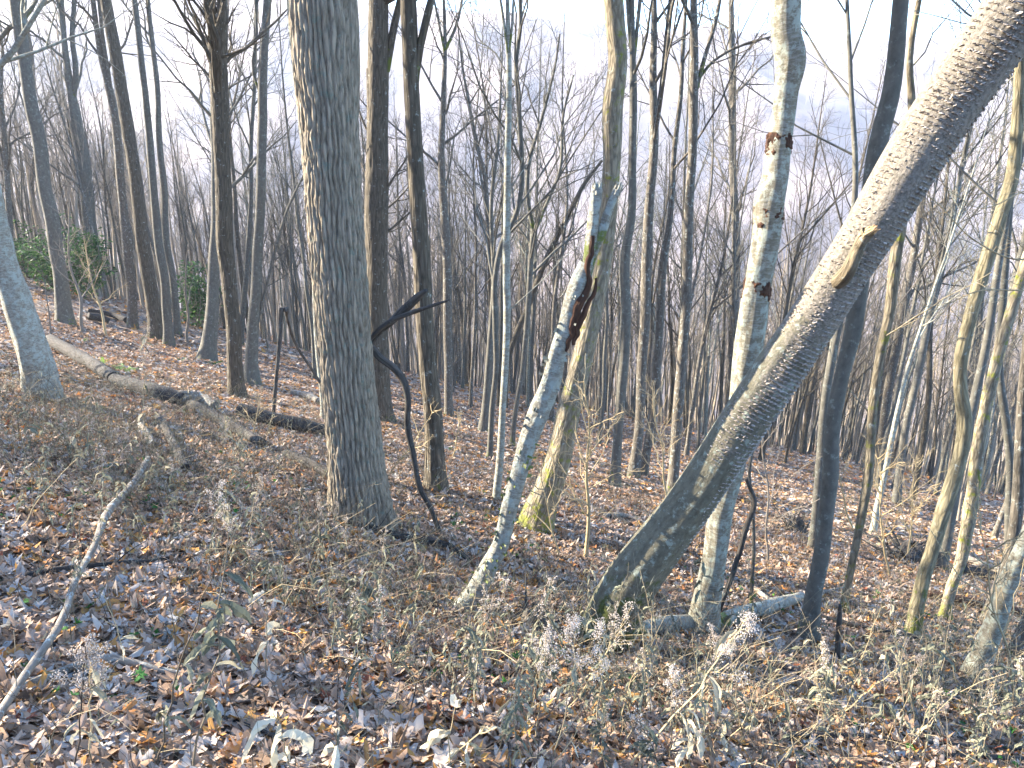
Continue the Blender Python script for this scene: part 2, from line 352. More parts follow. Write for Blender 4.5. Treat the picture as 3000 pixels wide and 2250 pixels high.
def ground_mat():
    m, n, b = newmat('leaf_litter')
    tcn = n.nodes.new('ShaderNodeTexCoord'); g = tcn.outputs['Object']
    v = node(n, 'ShaderNodeTexVoronoi', Scale=16.0); n.links.new(g, v.inputs[0])
    v2 = node(n, 'ShaderNodeTexNoise', Scale=30.0, Detail=5.0, Roughness=.7); n.links.new(g, v2.inputs[0])
    big = node(n, 'ShaderNodeTexNoise', Scale=0.5, Detail=5.0, Roughness=.6); n.links.new(g, big.inputs[0])
    sep = n.nodes.new('ShaderNodeSeparateColor'); n.links.new(v.outputs['Color'], sep.inputs[0])
    c = ramp(n, math_(n, 'ADD', math_(n, 'MULTIPLY', sep.outputs[0], .7), math_(n, 'MULTIPLY', v2.outputs[0], .3)), [(0.1, (0.05, 0.035, 0.025)), (0.35, (0.13, 0.09, 0.06)), (0.6, (0.23, 0.17, 0.125)), (0.8, (0.33, 0.28, 0.24)), (0.95, (0.28, 0.16, 0.08))])
    c = mix(n, ramp(n, big.outputs[0], [(0.4, (0, 0, 0)), (0.65, (.45, .45, .45))]), c, (0.13, 0.11, 0.075))
    # far hillside: bare woods and litter merge into a greyed tan
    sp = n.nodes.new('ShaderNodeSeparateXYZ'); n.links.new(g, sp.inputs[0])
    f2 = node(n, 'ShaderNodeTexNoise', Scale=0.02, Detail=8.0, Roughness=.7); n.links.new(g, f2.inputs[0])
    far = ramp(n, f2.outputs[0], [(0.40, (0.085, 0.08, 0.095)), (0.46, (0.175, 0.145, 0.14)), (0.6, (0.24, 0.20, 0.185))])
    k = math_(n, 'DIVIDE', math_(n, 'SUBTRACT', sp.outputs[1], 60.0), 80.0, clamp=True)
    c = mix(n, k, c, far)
    n.links.new(c, b.inputs['Base Color'])
    bp = node(n, 'ShaderNodeBump', Strength=0.7, Distance=0.03); n.links.new(v2.outputs[0], bp.inputs['Height']); n.links.new(bp.outputs[0], b.inputs['Normal'])
    return m
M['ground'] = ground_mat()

# ---------------------------------------------------------------- ground: one sheet to the horizon
def build_ground():
    u = np.linspace(-1, 1, 521); xs = np.sinh(u*6.6)/np.sinh(6.6)*1500
    v = np.linspace(0, 1, 620); ys = -60 + (np.sinh(v*5.4-1.0)-np.sinh(-1.0))/(np.sinh(4.4)-np.sinh(-1.0))*1500
    ys = np.sort(np.concatenate([np.linspace(-60, -1, 40), np.geomspace(1, 1461, 560)-2.0]))
    X, Y = np.meshgrid(xs, ys); Z = hgt(X, Y)
    V = np.stack([X, Y, Z], -1).reshape(-1, 3); nx = len(xs); ny = len(ys)
    i = np.arange(nx*ny).reshape(ny, nx)
    Q = np.stack([i[:-1, :-1], i[:-1, 1:], i[1:, 1:], i[1:, :-1]], -1).reshape(-1, 4)
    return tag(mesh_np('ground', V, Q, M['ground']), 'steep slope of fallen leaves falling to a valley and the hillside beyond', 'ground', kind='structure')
build_ground()
def gnormal(x, y):
    e = 0.15
    return nrm(np.stack([-(hgt(x+e, y)-hgt(x-e, y))/(2*e), -(hgt(x, y+e)-hgt(x, y-e))/(2*e), np.ones_like(x)], -1))

# ---------------------------------------------------------------- hero trees, measured on the photograph
# (name, bark, label, points bottom->top (px, py, width px), options)
def unproject(pts, Y, lean=0.0):
    P = []; R = []
    for i, (x, y, w) in enumerate(pts):
        p, t = at(x, y, Y + lean*i); P.append(p); R.append(w/2/FPX*t)
    return P, R
HEROES = []
def hero(name, mat, label, pts, S=20, ridge=0, rough=0.05, H=14, forks=(), Y=None, n1=16, low=None, lean=0.0, flare=1.35, nridge=22, L1=2.6, twigs=True, cat='tree', group=None, nn=70, seed=None, extend=True, cap=False, crownmat=None, twiglow=None, rv=3.0, wob=.004):
    seed = len(HEROES)*17+11 if seed is None else seed
    rng = np.random.default_rng(seed)
    g, t = gnd(pts[0][0], pts[0][1])
    Y = g[1] if Y is None else Y
    P, R = unproject(pts, Y, lean)
    dd = nrm(P[0]-P[1]); ss = np.linspace(-.3, .9, 121); q_ = P[0]+ss[:, None]*dd; below = q_[:, 2] < hgt(q_[:, 0], q_[:, 1])
    P[0] = q_[np.argmax(below)] if (below.any() and not below[0]) else np.array([P[0][0], Y, float(hgt(P[0][0], Y))])
    base = P[0].copy()
    d0 = nrm(P[1]-P[0]); 
    P.insert(0, P[0]-d0*0.25 if d0[2] > .5 else P[0]-np.array([0, 0, .2])); R.insert(0, R[0]*1.1)
    top_i = len(P)
    if extend:
        d = nrm(P[-1]-P[-2]); r = R[-1]; p = P[-1].copy(); hh = p[2]-base[2]; steps = max(2, int((H-hh)/1.2)); 
        for k in range(steps):
            d = nrm(d*0.9+np.array([0, 0, 0.12])+rng.normal(size=3)*0.05); p = p + d*1.2; P.append(p.copy()); R.append(r*(1-0.93*(k+1)/steps))
    tot = sum(np.linalg.norm(np.array(P[i+1])-P[i]) for i in range(len(P)-1))
    vis = sum(np.linalg.norm(np.array(P[i+1])-P[i]) for i in range(top_i-1))/tot
    Pr, Rr = resample(P, R, nn)
    hz = np.linalg.norm(Pr-base, axis=1)
    Rr = Rr*(1 + (flare-1)*np.exp(-hz/(Rr[0]*1.6)))
    if wob:
        zz = np.arange(nn)/nn*tot
        Pr[2:, 0] += wob*vnoise(zz*1.3, zz*0+seed)[2:]*2
        Pr[2:, 1] += 0.03*vnoise(zz*0.9, zz*0+seed+.5)[2:]
    root = empty(name, base, label, cat, group)
    a = Acc(); trunk_tube(a, Pr, Rr, S, rough, ridge, nridge, seed, cap_top=cap, ridge_var=rv)
    a.build('trunk', M[mat], root, base)
    kids = []
    for fp in forks:
        fP, fR = unproject(fp, Y, 0)
        if fp[-1][1] < 60 and H > 5:
            d = nrm(fP[-1]-fP[-2]); p = fP[-1].copy(); r = fR[-1]
            for k in range(4): d = nrm(d+np.array([0, 0, .1])+rng.normal(size=3)*.06); p = p+d*1.1; fP.append(p.copy()); fR.append(r*(1-.22*(k+1)))
        q, w = resample(fP, fR, 26)
        b = Acc(); trunk_tube(b, q, w, max(8, S//2), rough, ridge*.7, nridge, seed+5)
        if twigs: crown(b, q, w, rng, n1=9, t0=0.25, L1=L1*.5, n2=5, n3=4, rmin=.0025)
        b.build('limb', M[mat], root, base)
    if twigs:
        b = Acc()
        t0 = (vis*0.97 if low is None else low)
        crown(b, Pr[2:], Rr[2:], rng, n1=n1, t0=min(t0, .92), L1=L1, n2=7, n3=5, rmin=0.0025)
        if twiglow:  # thin live or dead twigs on the lower trunk
            crown(b, Pr[2:], Rr[2:]*.25, rng, n1=twiglow, t0=0.12, L1=L1*.42, ang=62, n2=4, n3=3, rmin=0.0018)
        b.build('crown', M[crownmat or mat], root, base)
    HEROES.append((root, Pr, Rr, base))
    return root, Pr, Rr, base, rng

OAK = hero('oak_tree', 'oak', 'thick ridge-barked oak, the largest trunk, in the left middle', [(1062,1530,152),(1048,1400,146),(1020,1085,143),(998,800,148),(975,542,152),(955,250,162),(942,0,172),(936,-120,172)],
     S=240, ridge=0.14, nridge=34, rough=0.05, H=16, nn=520, flare=1.22, forks=[[(985,620,60),(1008,400,72),(1018,180,70),(1014,0,66),(1008,-100,60)]], L1=3.5)
hero('tree', 'ridged', 'double-stemmed ridge-barked tree close behind the big oak', [(1115,1235,66),(1106,1000,60),(1104,750,60),(1104,600,66),(1106,400,60),(1108,200,60),(1110,0,57)], S=64, ridge=.07, nridge=20, nn=160, forks=[[(1132,210,20),(1150,100,22),(1172,0,18),(1190,-100,16)], [(1086,900,26),(1082,600,28),(1088,400,26),(1084,200,22)]])
hero('tree', 'ridged', 'dark straight ridge-barked tree right of the big oak', [(1277,1440,60),(1266,1202,52),(1248,976,51),(1237,750,50),(1226,600,47),(1217,452,45),(1203,181,45),(1197,0,45)], S=72, ridge=.07, nridge=20, nn=170, forks=[[(1216,300,14),(1226,160,22),(1246,70,22),(1264,0,21),(1280,-90,18)]])
hero('tree', 'dark', 'slim dark tree with forked top behind the straight dark tree', [(1315,1217,26),(1312,1000,26),(1309,750,26),(1293,450,20),(1298,300,16),(1303,136,12)], H=9, n1=10, low=.45, forks=[[(1303,150,9),(1290,90,8),(1278,30,7)],[(1305,145,10),(1335,80,9),(1352,10,8),(1360,-50,7)]])
hero('birch_tree', 'birch', 'slim pale birch left of the broken snag, forked near the top', [(1454,1469,24),(1468,1338,22),(1474,1202,20),(1482,1066,20),(1486,930,21),(1484,795,22),(1487,542,20),(1493,226,16),(1488,100,13)], forks=[[(1492,180,9),(1478,80,9),(1466,0,8)],[(1491,150,9),(1502,60,8),(1504,0,7)]], n1=16, low=.45, twiglow=14)
hero('tree', 'smooth', 'slim grey tree close beside the slim pale birch', [(1434,1345,18),(1440,1200,16),(1453,1080,16),(1450,950,17),(1452,800,16),(1480,690,16),(1502,650,15),(1520,316,14),(1511,180,13),(1524,60,12),(1522,0,12)], n1=16, low=.3, H=10)
hero('tree', 'mossy', 'leaning ridge-barked tree with a yellow mossy foot behind the snag', [(1565,1550,92),(1590,1474,84),(1625,1383,76),(1669,1202,66),(1712,1030,60),(1744,885,54),(1771,750,50),(1777,700,50),(1789,542,50),(1795,452,51),(1797,316,60),(1811,181,54),(1800,60,56),(1796,0,58)], S=72, ridge=.05, nridge=22, nn=170, rough=.06, flare=1.2)
hero('tree', 'smooth', 'pale grey tree forking high up, right of the mossy-footed leaning tree', [(1800,1430,34),(1809,1292,28),(1823,1112,30),(1834,930,30),(1832,750,29),(1850,633,25),(1852,452,23),(1854,271,22),(1852,150,18)], forks=[[(1853,165,12),(1842,70,11),(1838,0,10)],[(1856,180,12),(1866,90,11),(1875,0,11)]], n1=12, low=.4, twiglow=8)
hero('tree', 'dark', 'dark upright tree, left one of the close pair left of the leaning trunk', [(1855,1400,34),(1868,1300,28),(1880,1090,28),(1890,930,30),(1897,750,31),(1904,588,26),(1915,407,25),(1913,271,22),(1918,0,16)], S=32, ridge=.05, n1=12, low=.4, forks=[[(1912,420,14),(1936,271,13),(1954,90,12),(1963,0,10)]])
hero('tree', 'dark', 'dark upright tree, right one of the close pair left of the leaning trunk', [(1884,1398,28),(1918,1157,24),(1931,976,24),(1945,750,24),(1962,640,18),(1975,450,15),(1995,270,13),(2000,150,12),(2010,0,10)], n1=14, low=.35)
hero('tree', 'dark', 'straight dark tree with upswept boughs above the leaning trunk', [(1967,1450,32),(1990,1157,30),(2000,1020,28),(2009,885,28),(2016,750,30),(2020,590,26),(2029,452,25),(2030,270,28),(2032,100,22),(2032,0,20)], S=32, ridge=.04, n1=15, low=.45, L1=3.6, forks=[[(2040,260,14),(2070,150,12),(2100,50,12),(2112,-20,10)],[(2032,250,10),(2090,180,8),(2180,130,7),(2255,108,5)]])
hero('tree', 'dark', 'dark narrow tree between the straight dark tree and the scarred birch', [(2132,1335,28),(2146,1066,26),(2150,885,30),(2156,750,25),(2154,633,23),(2146,452,20),(2145,226,20),(2141,0,16)], n1=12, low=.45)
BIRCH = hero('birch_tree', 'lichen', 'stout pale scarred birch passing behind the leaning trunk', [(2058,1855,92),(2069,1770,80),(2085,1680,72),(2100,1590,70),(2112,1500,72),(2150,1360,72),(2168,1220,72),(2188,1020,80),(2200,930,84),(2211,863,82),(2224,795,78),(2233,750,78),(2246,680,82),(2254,600,86),(2272,520,76),(2281,430,76),(2293,361,70),(2303,271,66),(2316,170,86),(2305,100,80),(2305,0,84),(2308,-120,80)], S=64, nn=240, rough=.1, flare=1.1, H=9)
hero('tree', 'smooth', 'smooth grey trunk rising behind the upper leaning trunk', [(2365,1880,58),(2384,1749,46),(2407,1636,45),(2420,1500,44),(2432,1383,46),(2438,1270,44),(2459,1157,42),(2481,1066,44),(2504,976,48),(2515,880,50),(2535,700,52),(2550,560,54),(2574,407,52),(2610,271,50),(2630,100,45),(2639,0,44),(2650,-100,42)], S=32, nn=130, H=11)
hero('tree', 'smooth', 'slim sunlit grey tree just left of the dark trunk behind the leaning tree', [(2378,1610,26),(2390,1500,26),(2402,1340,25),(2420,1150,24),(2440,1040,24),(2461,950,22),(2480,820,20),(2500,600,17)], n1=10, low=.5, H=9)
hero('tree', 'mossy', 'sunlit slender tree with moss bands on its lower trunk', [(2468,1795,24),(2479,1726,22),(2493,1658,21),(2506,1590,22),(2522,1500,25),(2538,1405,26),(2549,1292,26),(2561,1157,26),(2583,1020,26),(2606,930,29),(2628,750,32),(2655,600,26),(2668,450,22),(2673,316,22),(2665,180,18),(2690,0,16)], S=28, nn=120, n1=12, low=.5, twiglow=16)
hero('tree', 'dark', 'thin dark tree behind the moss-banded slender tree', [(2575,1405,26),(2583,1292,25),(2601,1157,24),(2633,976,24),(2678,750,21),(2705,560,18),(2740,400,15)], n1=12, low=.4, H=9)
hero('birch_tree', 'birch', 'thin whitish birch with an orange foot between darker trees', [(2558,1560,20),(2570,1480,17),(2590,1400,15),(2612,1290,14),(2630,1200,12),(2660,1080,11),(2700,960,9)], n1=10, low=.4, H=7)
hero('tree', 'olive', 'sinuous olive-barked tree bending left then right', [(2674,1862,46),(2692,1749,38),(2710,1681,38),(2732,1613,36),(2764,1500,40),(2787,1428,40),(2814,1338,38),(2827,1225,40),(2818,1157,36),(2814,1090,34),(2827,1000,36),(2845,930,36),(2868,840,38),(2900,740,38),(2940,600,36),(2958,542,36),(2972,407,32),(2980,200,28),(2985,0,24)], S=48, ridge=.04, nridge=18, nn=170, flare=1.1, n1=12, low=.6)
hero('tree', 'smooth', 'pale slender curving trunk near the right edge', [(2952,1700,26),(2956,1500,24),(2958,1383,22),(2945,1247,22),(2931,1112,21),(2928,1020,21),(2936,930,20),(2945,750,18),(2960,560,16),(2985,300,14)], nn=110, n1=10, low=.55, H=9)
hero('tree', 'mossy', 'short thick-footed mossy tree right of the sinuous tree', [(2768,1818,32),(2787,1726,28),(2813,1658,30),(2835,1540,36),(2850,1440,36),(2868,1292,34),(2895,1157,32),(2931,1020,30),(2972,885,30),(3015,740,28),(3060,560,24)], S=28, nn=110, n1=10, low=.6, rough=.1)
hero('tree', 'smooth', 'grey tree with a dark hollow foot behind the mossy tree', [(2752,1668,38),(2768,1600,30),(2785,1500,30),(2812,1350,28),(2845,1200,24),(2890,1000,22),(2925,800,20)], n1=10, low=.5, H=10)
hero('tree', 'lichen', 'bright sunlit leaning tree at the lower right edge', [(2857,1992,74),(2880,1915,60),(2909,1839,54),(2949,1703,50),(2995,1600,46),(3060,1450,44),(3140,1250,40),(3230,1000,36)], S=48, nn=120, rough=.06, flare=1.15, H=8, n1=10)
hero('tree', 'dark', 'dark tree crossing behind the bright leaning tree at the right edge', [(2895,1830,40),(2912,1760,34),(2940,1690,33),(2964,1590,31),(2975,1500,32),(2985,1350,28),(3000,1100,26)], n1=8, low=.6, H=9)
hero('tree', 'dark', 'dark leaning trunk cut off by the lower right corner', [(2962,1940,44),(2990,1870,40),(3030,1780,36),(3120,1600,32)], n1=8, low=.7, H=8)
# left half
hero('birch_tree', 'birch', 'shaggy lichened birch curving up out of the left edge', [(124,1165,92),(110,1090,88),(86,1010,84),(60,930,80),(40,860,74),(20,795,66),(0,700,60),(-25,560,54),(-60,380,48)], S=48, nn=160, rough=.12, flare=1.2, H=9)
hero('tree', 'smooth', 'tall lichen-spotted grey tree nearest the left edge, leaning left', [(190,948,44),(181,840,38),(175,790,36),(167,750,37),(154,655,37),(131,542,37),(113,407,37),(86,271,36),(59,90,36),(50,0,40)], S=32, nn=110, forks=[[(74,150,12),(40,75,14),(0,112,12),(-40,140,10)],[(58,70,12),(90,30,11),(115,-20,10)]])
hero('tree', 'smooth', 'grey tree splitting into two slim stems beside the far evergreen bush', [(292,866,40),(285,800,38),(275,750,38),(262,640,36),(253,542,36),(235,407,32),(217,316,28),(206,250,20)], forks=[[(210,290,14),(199,240,15),(190,136,15),(180,0,14)],[(214,300,16),(222,200,15),(212,120,14),(218,0,13)]], n1=10, low=.5)
hero('tree', 'dark', 'slim tree with a dark burl halfway up its lower trunk', [(388,960,28),(384,850,27),(380,790,28),(375,750,28),(374,700,34),(366,650,26),(348,452,24),(335,339,22),(316,249,20),(294,158,16),(271,0,14)], n1=12, low=.5, forks=[[(334,330,12),(318,220,12),(300,100,11),(290,0,10)]])
hero('tree', 'ridged', 'brown ridge-barked tree leaning left, fourth from the left edge', [(460,990,42),(450,900,38),(438,830,36),(425,750,36),(407,610,36),(393,497,34),(375,384,34),(353,249,32),(335,136,32),(312,0,30)], S=36, ridge=.06, nn=130)
hero('tree', 'smooth', 'slim dark-footed tree right of the brown ridge-barked tree', [(496,1014,30),(488,930,26),(480,800,25),(470,750,25),(452,588,22),(438,407,20),(425,271,18),(411,136,17),(393,0,16)], nn=100, n1=12)
hero('tree', 'smooth', 'thin grey tree behind the slim dark-footed tree', [(522,985,22),(511,860,20),(500,780,19),(493,750,19),(479,542,18),(466,407,17),(461,271,15),(447,136,14),(432,0,13)], nn=90, n1=12, low=.6)
hero('tree', 'ridged', 'ridge-barked tree with sunlit left edge that forks into two stems', [(694,1162,44),(688,1060,41),(685,976,41),(676,885,41),(668,795,42),(660,720,46),(658,633,46),(650,452,44),(644,316,48),(639,200,50)], S=56, ridge=.06, nridge=18, nn=140, H=4.2, extend=False, forks=[[(640,330,24),(630,230,28),(624,120,28),(618,0,27),(614,-80,25)],[(648,330,24),(650,220,28),(652,120,29),(652,0,29),(654,-80,27)]], n1=3, low=.9)
hero('tree', 'smooth', 'mossy-footed grey tree close left of the forked sunlit tree', [(606,1058,50),(615,1000,42),(622,900,36),(627,800,33),(630,750,32),(634,600,26),(630,450,22),(625,350,18)], nn=90, n1=10, low=.5, H=8)
hero('tree', 'smooth', 'smooth blue-grey straight tree halfway to the big oak', [(738,1128,44),(736,1060,36),(741,976,34),(748,885,32),(753,795,30),(757,700,28),(764,588,27),(766,452,27),(769,271,27),(773,136,25),(784,0,23)], S=28, nn=110, n1=12, low=.7, forks=[[(770,300,7),(740,200,8),(752,100,8),(748,0,7)],[(742,1010,6),(790,800,8),(840,620,7),(905,480,4)]])
hero('tree', 'smooth', 'thin tree bowed behind the straight blue-grey tree', [(706,1010,16),(715,880,15),(725,750,15),(735,600,13),(735,452,12),(745,250,11),(752,0,10)], n1=12, low=.4, H=9)
hero('birch_tree', 'birch', 'pale slender birch just left of the big oak foot', [(952,1230,22),(944,1150,19),(936,1066,18),(927,930,17),(918,750,16),(905,600,14),(885,400,13),(862,200,11),(845,0,10)], nn=90, n1=12, low=.45)
hero('tree', 'dark', 'twisting dark sapling trunk with a crooked top left of the pale birch', [(1432,1235,17),(1440,1000,15),(1447,750,15),(1429,633,14),(1420,520,12),(1393,407,12),(1375,316,10),(1362,240,8)], n1=14, low=.3, H=7)
hero('tree', 'smooth', 'grey sapling splitting into a wide vase of stems behind the snag', [(1500,1310,16),(1511,1202,14),(1533,1066,15),(1542,976,16),(1551,840,16),(1556,750,16),(1563,670,16)], H=4, extend=False, n1=4, low=.8, forks=[[(1563,680,12),(1545,560,12),(1555,452,11),(1575,390,10),(1600,300,9),(1625,200,7),(1640,100,5)],[(1566,680,11),(1600,600,10),(1640,500,9),(1650,340,7),(1680,220,5)]])
hero('tree', 'ridged', 'thin leaning trunk slanting up behind the snag to a bare tip', [(1478,1200,15),(1497,1020,15),(1543,908,16),(1600,760,17),(1669,624,15),(1710,542,12),(1764,470,8)], H=4, extend=False, n1=6, low=.4, L1=1.2)
hero('tree', 'smooth', 'stocky grey trunk left of the slim pale birch', [(1416,1268,30),(1424,1180,22),(1430,1100,19),(1438,976,17),(1447,800,14),(1440,600,11),(1460,400,9)], n1=12, low=.4, H=8)
hero('tree', 'dark', 'dark thin tree at the far left behind the shaggy birch', [(36,815,18),(30,720,17),(22,560,16),(12,400,14),(2,250,12)], n1=10, low=.4, H=9)
hero('tree', 'dark', 'crooked thin tree between the two leftmost grey trunks', [(122,800,16),(100,640,14),(92,540,14),(108,420,12),(100,300,12),(92,150,10)], n1=12, low=.4, H=9, Y=None)

# ---------------------------------------------------------------- the leaning trunk with bracket fungi
def rings_frame(P):
    T = nrm(np.gradient(P, axis=0)); A = nrm(np.cross(T, np.array([0., 1, 0]))); B = np.cross(T, A); return T, A, B
def leaning():
    pts = [(1800,1805,165),(1850,1705,150),(2013,1489,136),(2187,1220,136),(2373,942,140),(2460,805,142),(2560,655,148),(2705,418,165),(2848,210,178),(2950,68,188),(3150,-200,190),(3400,-520,180)]
    root, P, R, base, rng = hero('leaning_tree', 'lean', 'big leaning trunk covered in pale bracket fungi, sloping up to the right', pts, S=96, nn=300, rough=.07, Y=3.75, lean=-0.045, flare=1.05, H=6.5, n1=8, L1=1.5, wob=.002)[:5]
    T, A, B = rings_frame(P)
    # bracket fungi: half discs standing out of the bark, thickest on the camera side and underside from mid height up
    acc = Acc(); n = 52000
    py_ = np.interp(P[:, 2], [base[2], P[:, 2].max()], [0, 1])
    L = np.concatenate([[0], np.cumsum(np.linalg.norm(np.diff(P, axis=0), axis=1))]); 
    s = rng.random(n)*(5.6-0.9)+0.9; s = s[s < L[-1]-.1]; n = len(s)
    ph = rng.uniform(-2.0, 1.45, n)
    # angle measured from the side that faces the slope above (-Y), positive to the upper-left edge
    dens = np.clip((s-1.15)/1.0, 0, 1)
    edge = vnoise(s*2.2, ph*1.5, s=9)*.5 + vnoise(s*7, ph*5, s=10)*.35
    low_side = np.clip(-ph/1.2, -1, 1)
    keep = (edge*1.2 + dens*1.35 + low_side*.4*(1-dens*.6) - .62) > rng.random(n)*.6
    s, ph = s[keep], ph[keep]; n = len(s)
    k = np.clip(np.searchsorted(L, s), 1, len(L)-1); 
    c = P[k]; t = T[k]; r = R[k]
    dn = np.array([0, -1., 0]); f = nrm(dn - t*(t@dn)[:, None]); g = np.cross(t, f)
    g = np.where((g[:, :1] < 0), g, -g)
    nr = nrm(f*np.cos(ph)[:, None] + g*np.sin(ph)[:, None])
    p = c + nr*(r*0.985)[:, None]
    upv = np.array([0, 0, 1.]); tang = nrm(np.cross(nr, upv)); 
    nr2 = nrm(nr + np.array([0, 0, 0.15]) + rng.normal(size=(n, 3))*.5); tang = nrm(tang + rng.normal(size=(n, 3))*.35)
    w = (0.003 + 0.008*rng.random(n)**2)*(0.7+.5*dens[keep]); d = w*(0.45+.4*rng.random(n))
    th = np.linspace(-np.pi/2, np.pi/2, 6)
    rim = p[:, None] + (tang[:, None]*np.sin(th)[None, :, None]*w[:, None, None] + nr2[:, None]*np.cos(th)[None, :, None]*d[:, None, None])
    top = p + upv*(w*.45)[:, None]; bot = p - upv*(w*.2)[:, None]
    V = np.concatenate([rim, top[:, None], bot[:, None]], 1); i0 = np.arange(n)[:, None]*8
    tr = []
    for j in range(5): tr.append(np.concatenate([i0+j, i0+j+1, i0+6], 1)); tr.append(np.concatenate([i0+j+1, i0+j, i0+7], 1))
    acc.add(V, T=np.concatenate(tr), rnd=np.repeat(np.clip(.5+.28*rng.normal(size=n), 0, 1), 8))
    o = acc.build('bracket_fungi', M['fungus'], root, base, smooth=False); o['kind'] = 'stuff'
    # broken stub of a side limb with an orange torn end
    Yk = P[np.argmin(np.abs(P[:, 2]-at(2470, 820, 3.4)[0][2]))][1]
    st = [(2455,868,30),(2462,835,44),(2475,790,42),(2495,730,38),(2508,690,38),(2516,672,40)]
    q, w_ = unproject(st, Yk-.12); q = [v + np.array([0, -.018*i, 0]) for i, v in enumerate(q)]; q[0] = q[0]+np.array([0, .10, 0]); q[1] = q[1]+np.array([0, .06, 0])
    q, w_ = resample(q, w_, 22); a = Acc(); trunk_tube(a, q, w_, 18, .12, 0, seed=77)
    a.build('broken_limb', STUB, root, base)
    e = Acc(); m = 26
    ends = q[-1] + np.stack([rng.normal(size=m)*w_[-1]*.45, rng.normal(size=m)*w_[-1]*.4, rng.normal(size=m)*.006], 1)
    dr = nrm(nrm(q[-1]-q[-3]) + rng.normal(size=(m, 3))*.25 + np.array([.55, 0, 0])); ln = .012+.028*rng.random(m)
    e.tubes(np.stack([ends-dr*.03, ends+dr*ln[:, None]*.5, ends+dr*ln[:, None]], 1), np.stack([np.full(m, .008), np.full(m, .006), np.full(m, .0012)], 1), 4, rnd=rng.random(m))
    e.build('torn_end', TORN, root, base)
STUB = bark('stub_bark', (0.06, 0.048, 0.03), (0.20, 0.165, 0.11), 0.3, 40, 0.15, moss=0, bump=.7)
TORN = bark('torn_orange_wood', (0.30, 0.16, 0.07), (0.62, 0.42, 0.22), 0.1, 60, 0, moss=0, bump=.3, rough_ridge=False)
leaning()

# scars on the stout birch: dark torn collars of bark
def birch_scars():
    root, P, R, base, rng = BIRCH
    for (sx, sy, w, h) in ((2232, 632, 88, 62), (2290, 415, 70, 60), (2232, 845, 60, 70)):
        z = at(sx, sy, P[0][1])[0]; k = int(np.argmin(np.linalg.norm((P-z)[:, [0, 2]], axis=1)))
        c = P[k]; r = R[k]; t = nrm(P[k+1]-P[k-1]); s = h/2/FPX*4.2
        f = np.array([0, -1., 0]); f = nrm(f-t*np.dot(t, f)); g = np.cross(f, t); a = Acc()
        ph = np.linspace(-1.7, 1.7, 44); uu = np.linspace(-1, 1, 30); PH, UU = np.meshgrid(ph, uu); o_ = sx*.01
        mk = 1 - (UU*1.05)**2 - (PH/1.5)**2*.6 + 1.1*vnoise(PH*2.2+o_, UU*1.5, s=5) + .7*vnoise(PH*6+o_, UU*4, s=6) - .15
        kk = np.clip(k + np.round(UU*s/ (np.linalg.norm(P[1]-P[0])+1e-6)).astype(int), 0, len(P)-1)
        rr = r*(.93 + .13*np.clip(mk, 0, .9) + .05*vnoise(PH*9, UU*9, s=8)*(mk > 0))
        V = c + t*(UU*s)[..., None] + (f*np.cos(PH)[..., None] + g*np.sin(PH)[..., None])*rr[..., None]
        i = np.arange(30*44).reshape(30, 44); Q = np.stack([i[:-1, :-1], i[:-1, 1:], i[1:, 1:], i[1:, :-1]], -1).reshape(-1, 4)
        a.add(V, Q=Q, tc=V.reshape(-1, 3))
        a.build('bark_scar', M['brown'], root, base)
birch_scars()

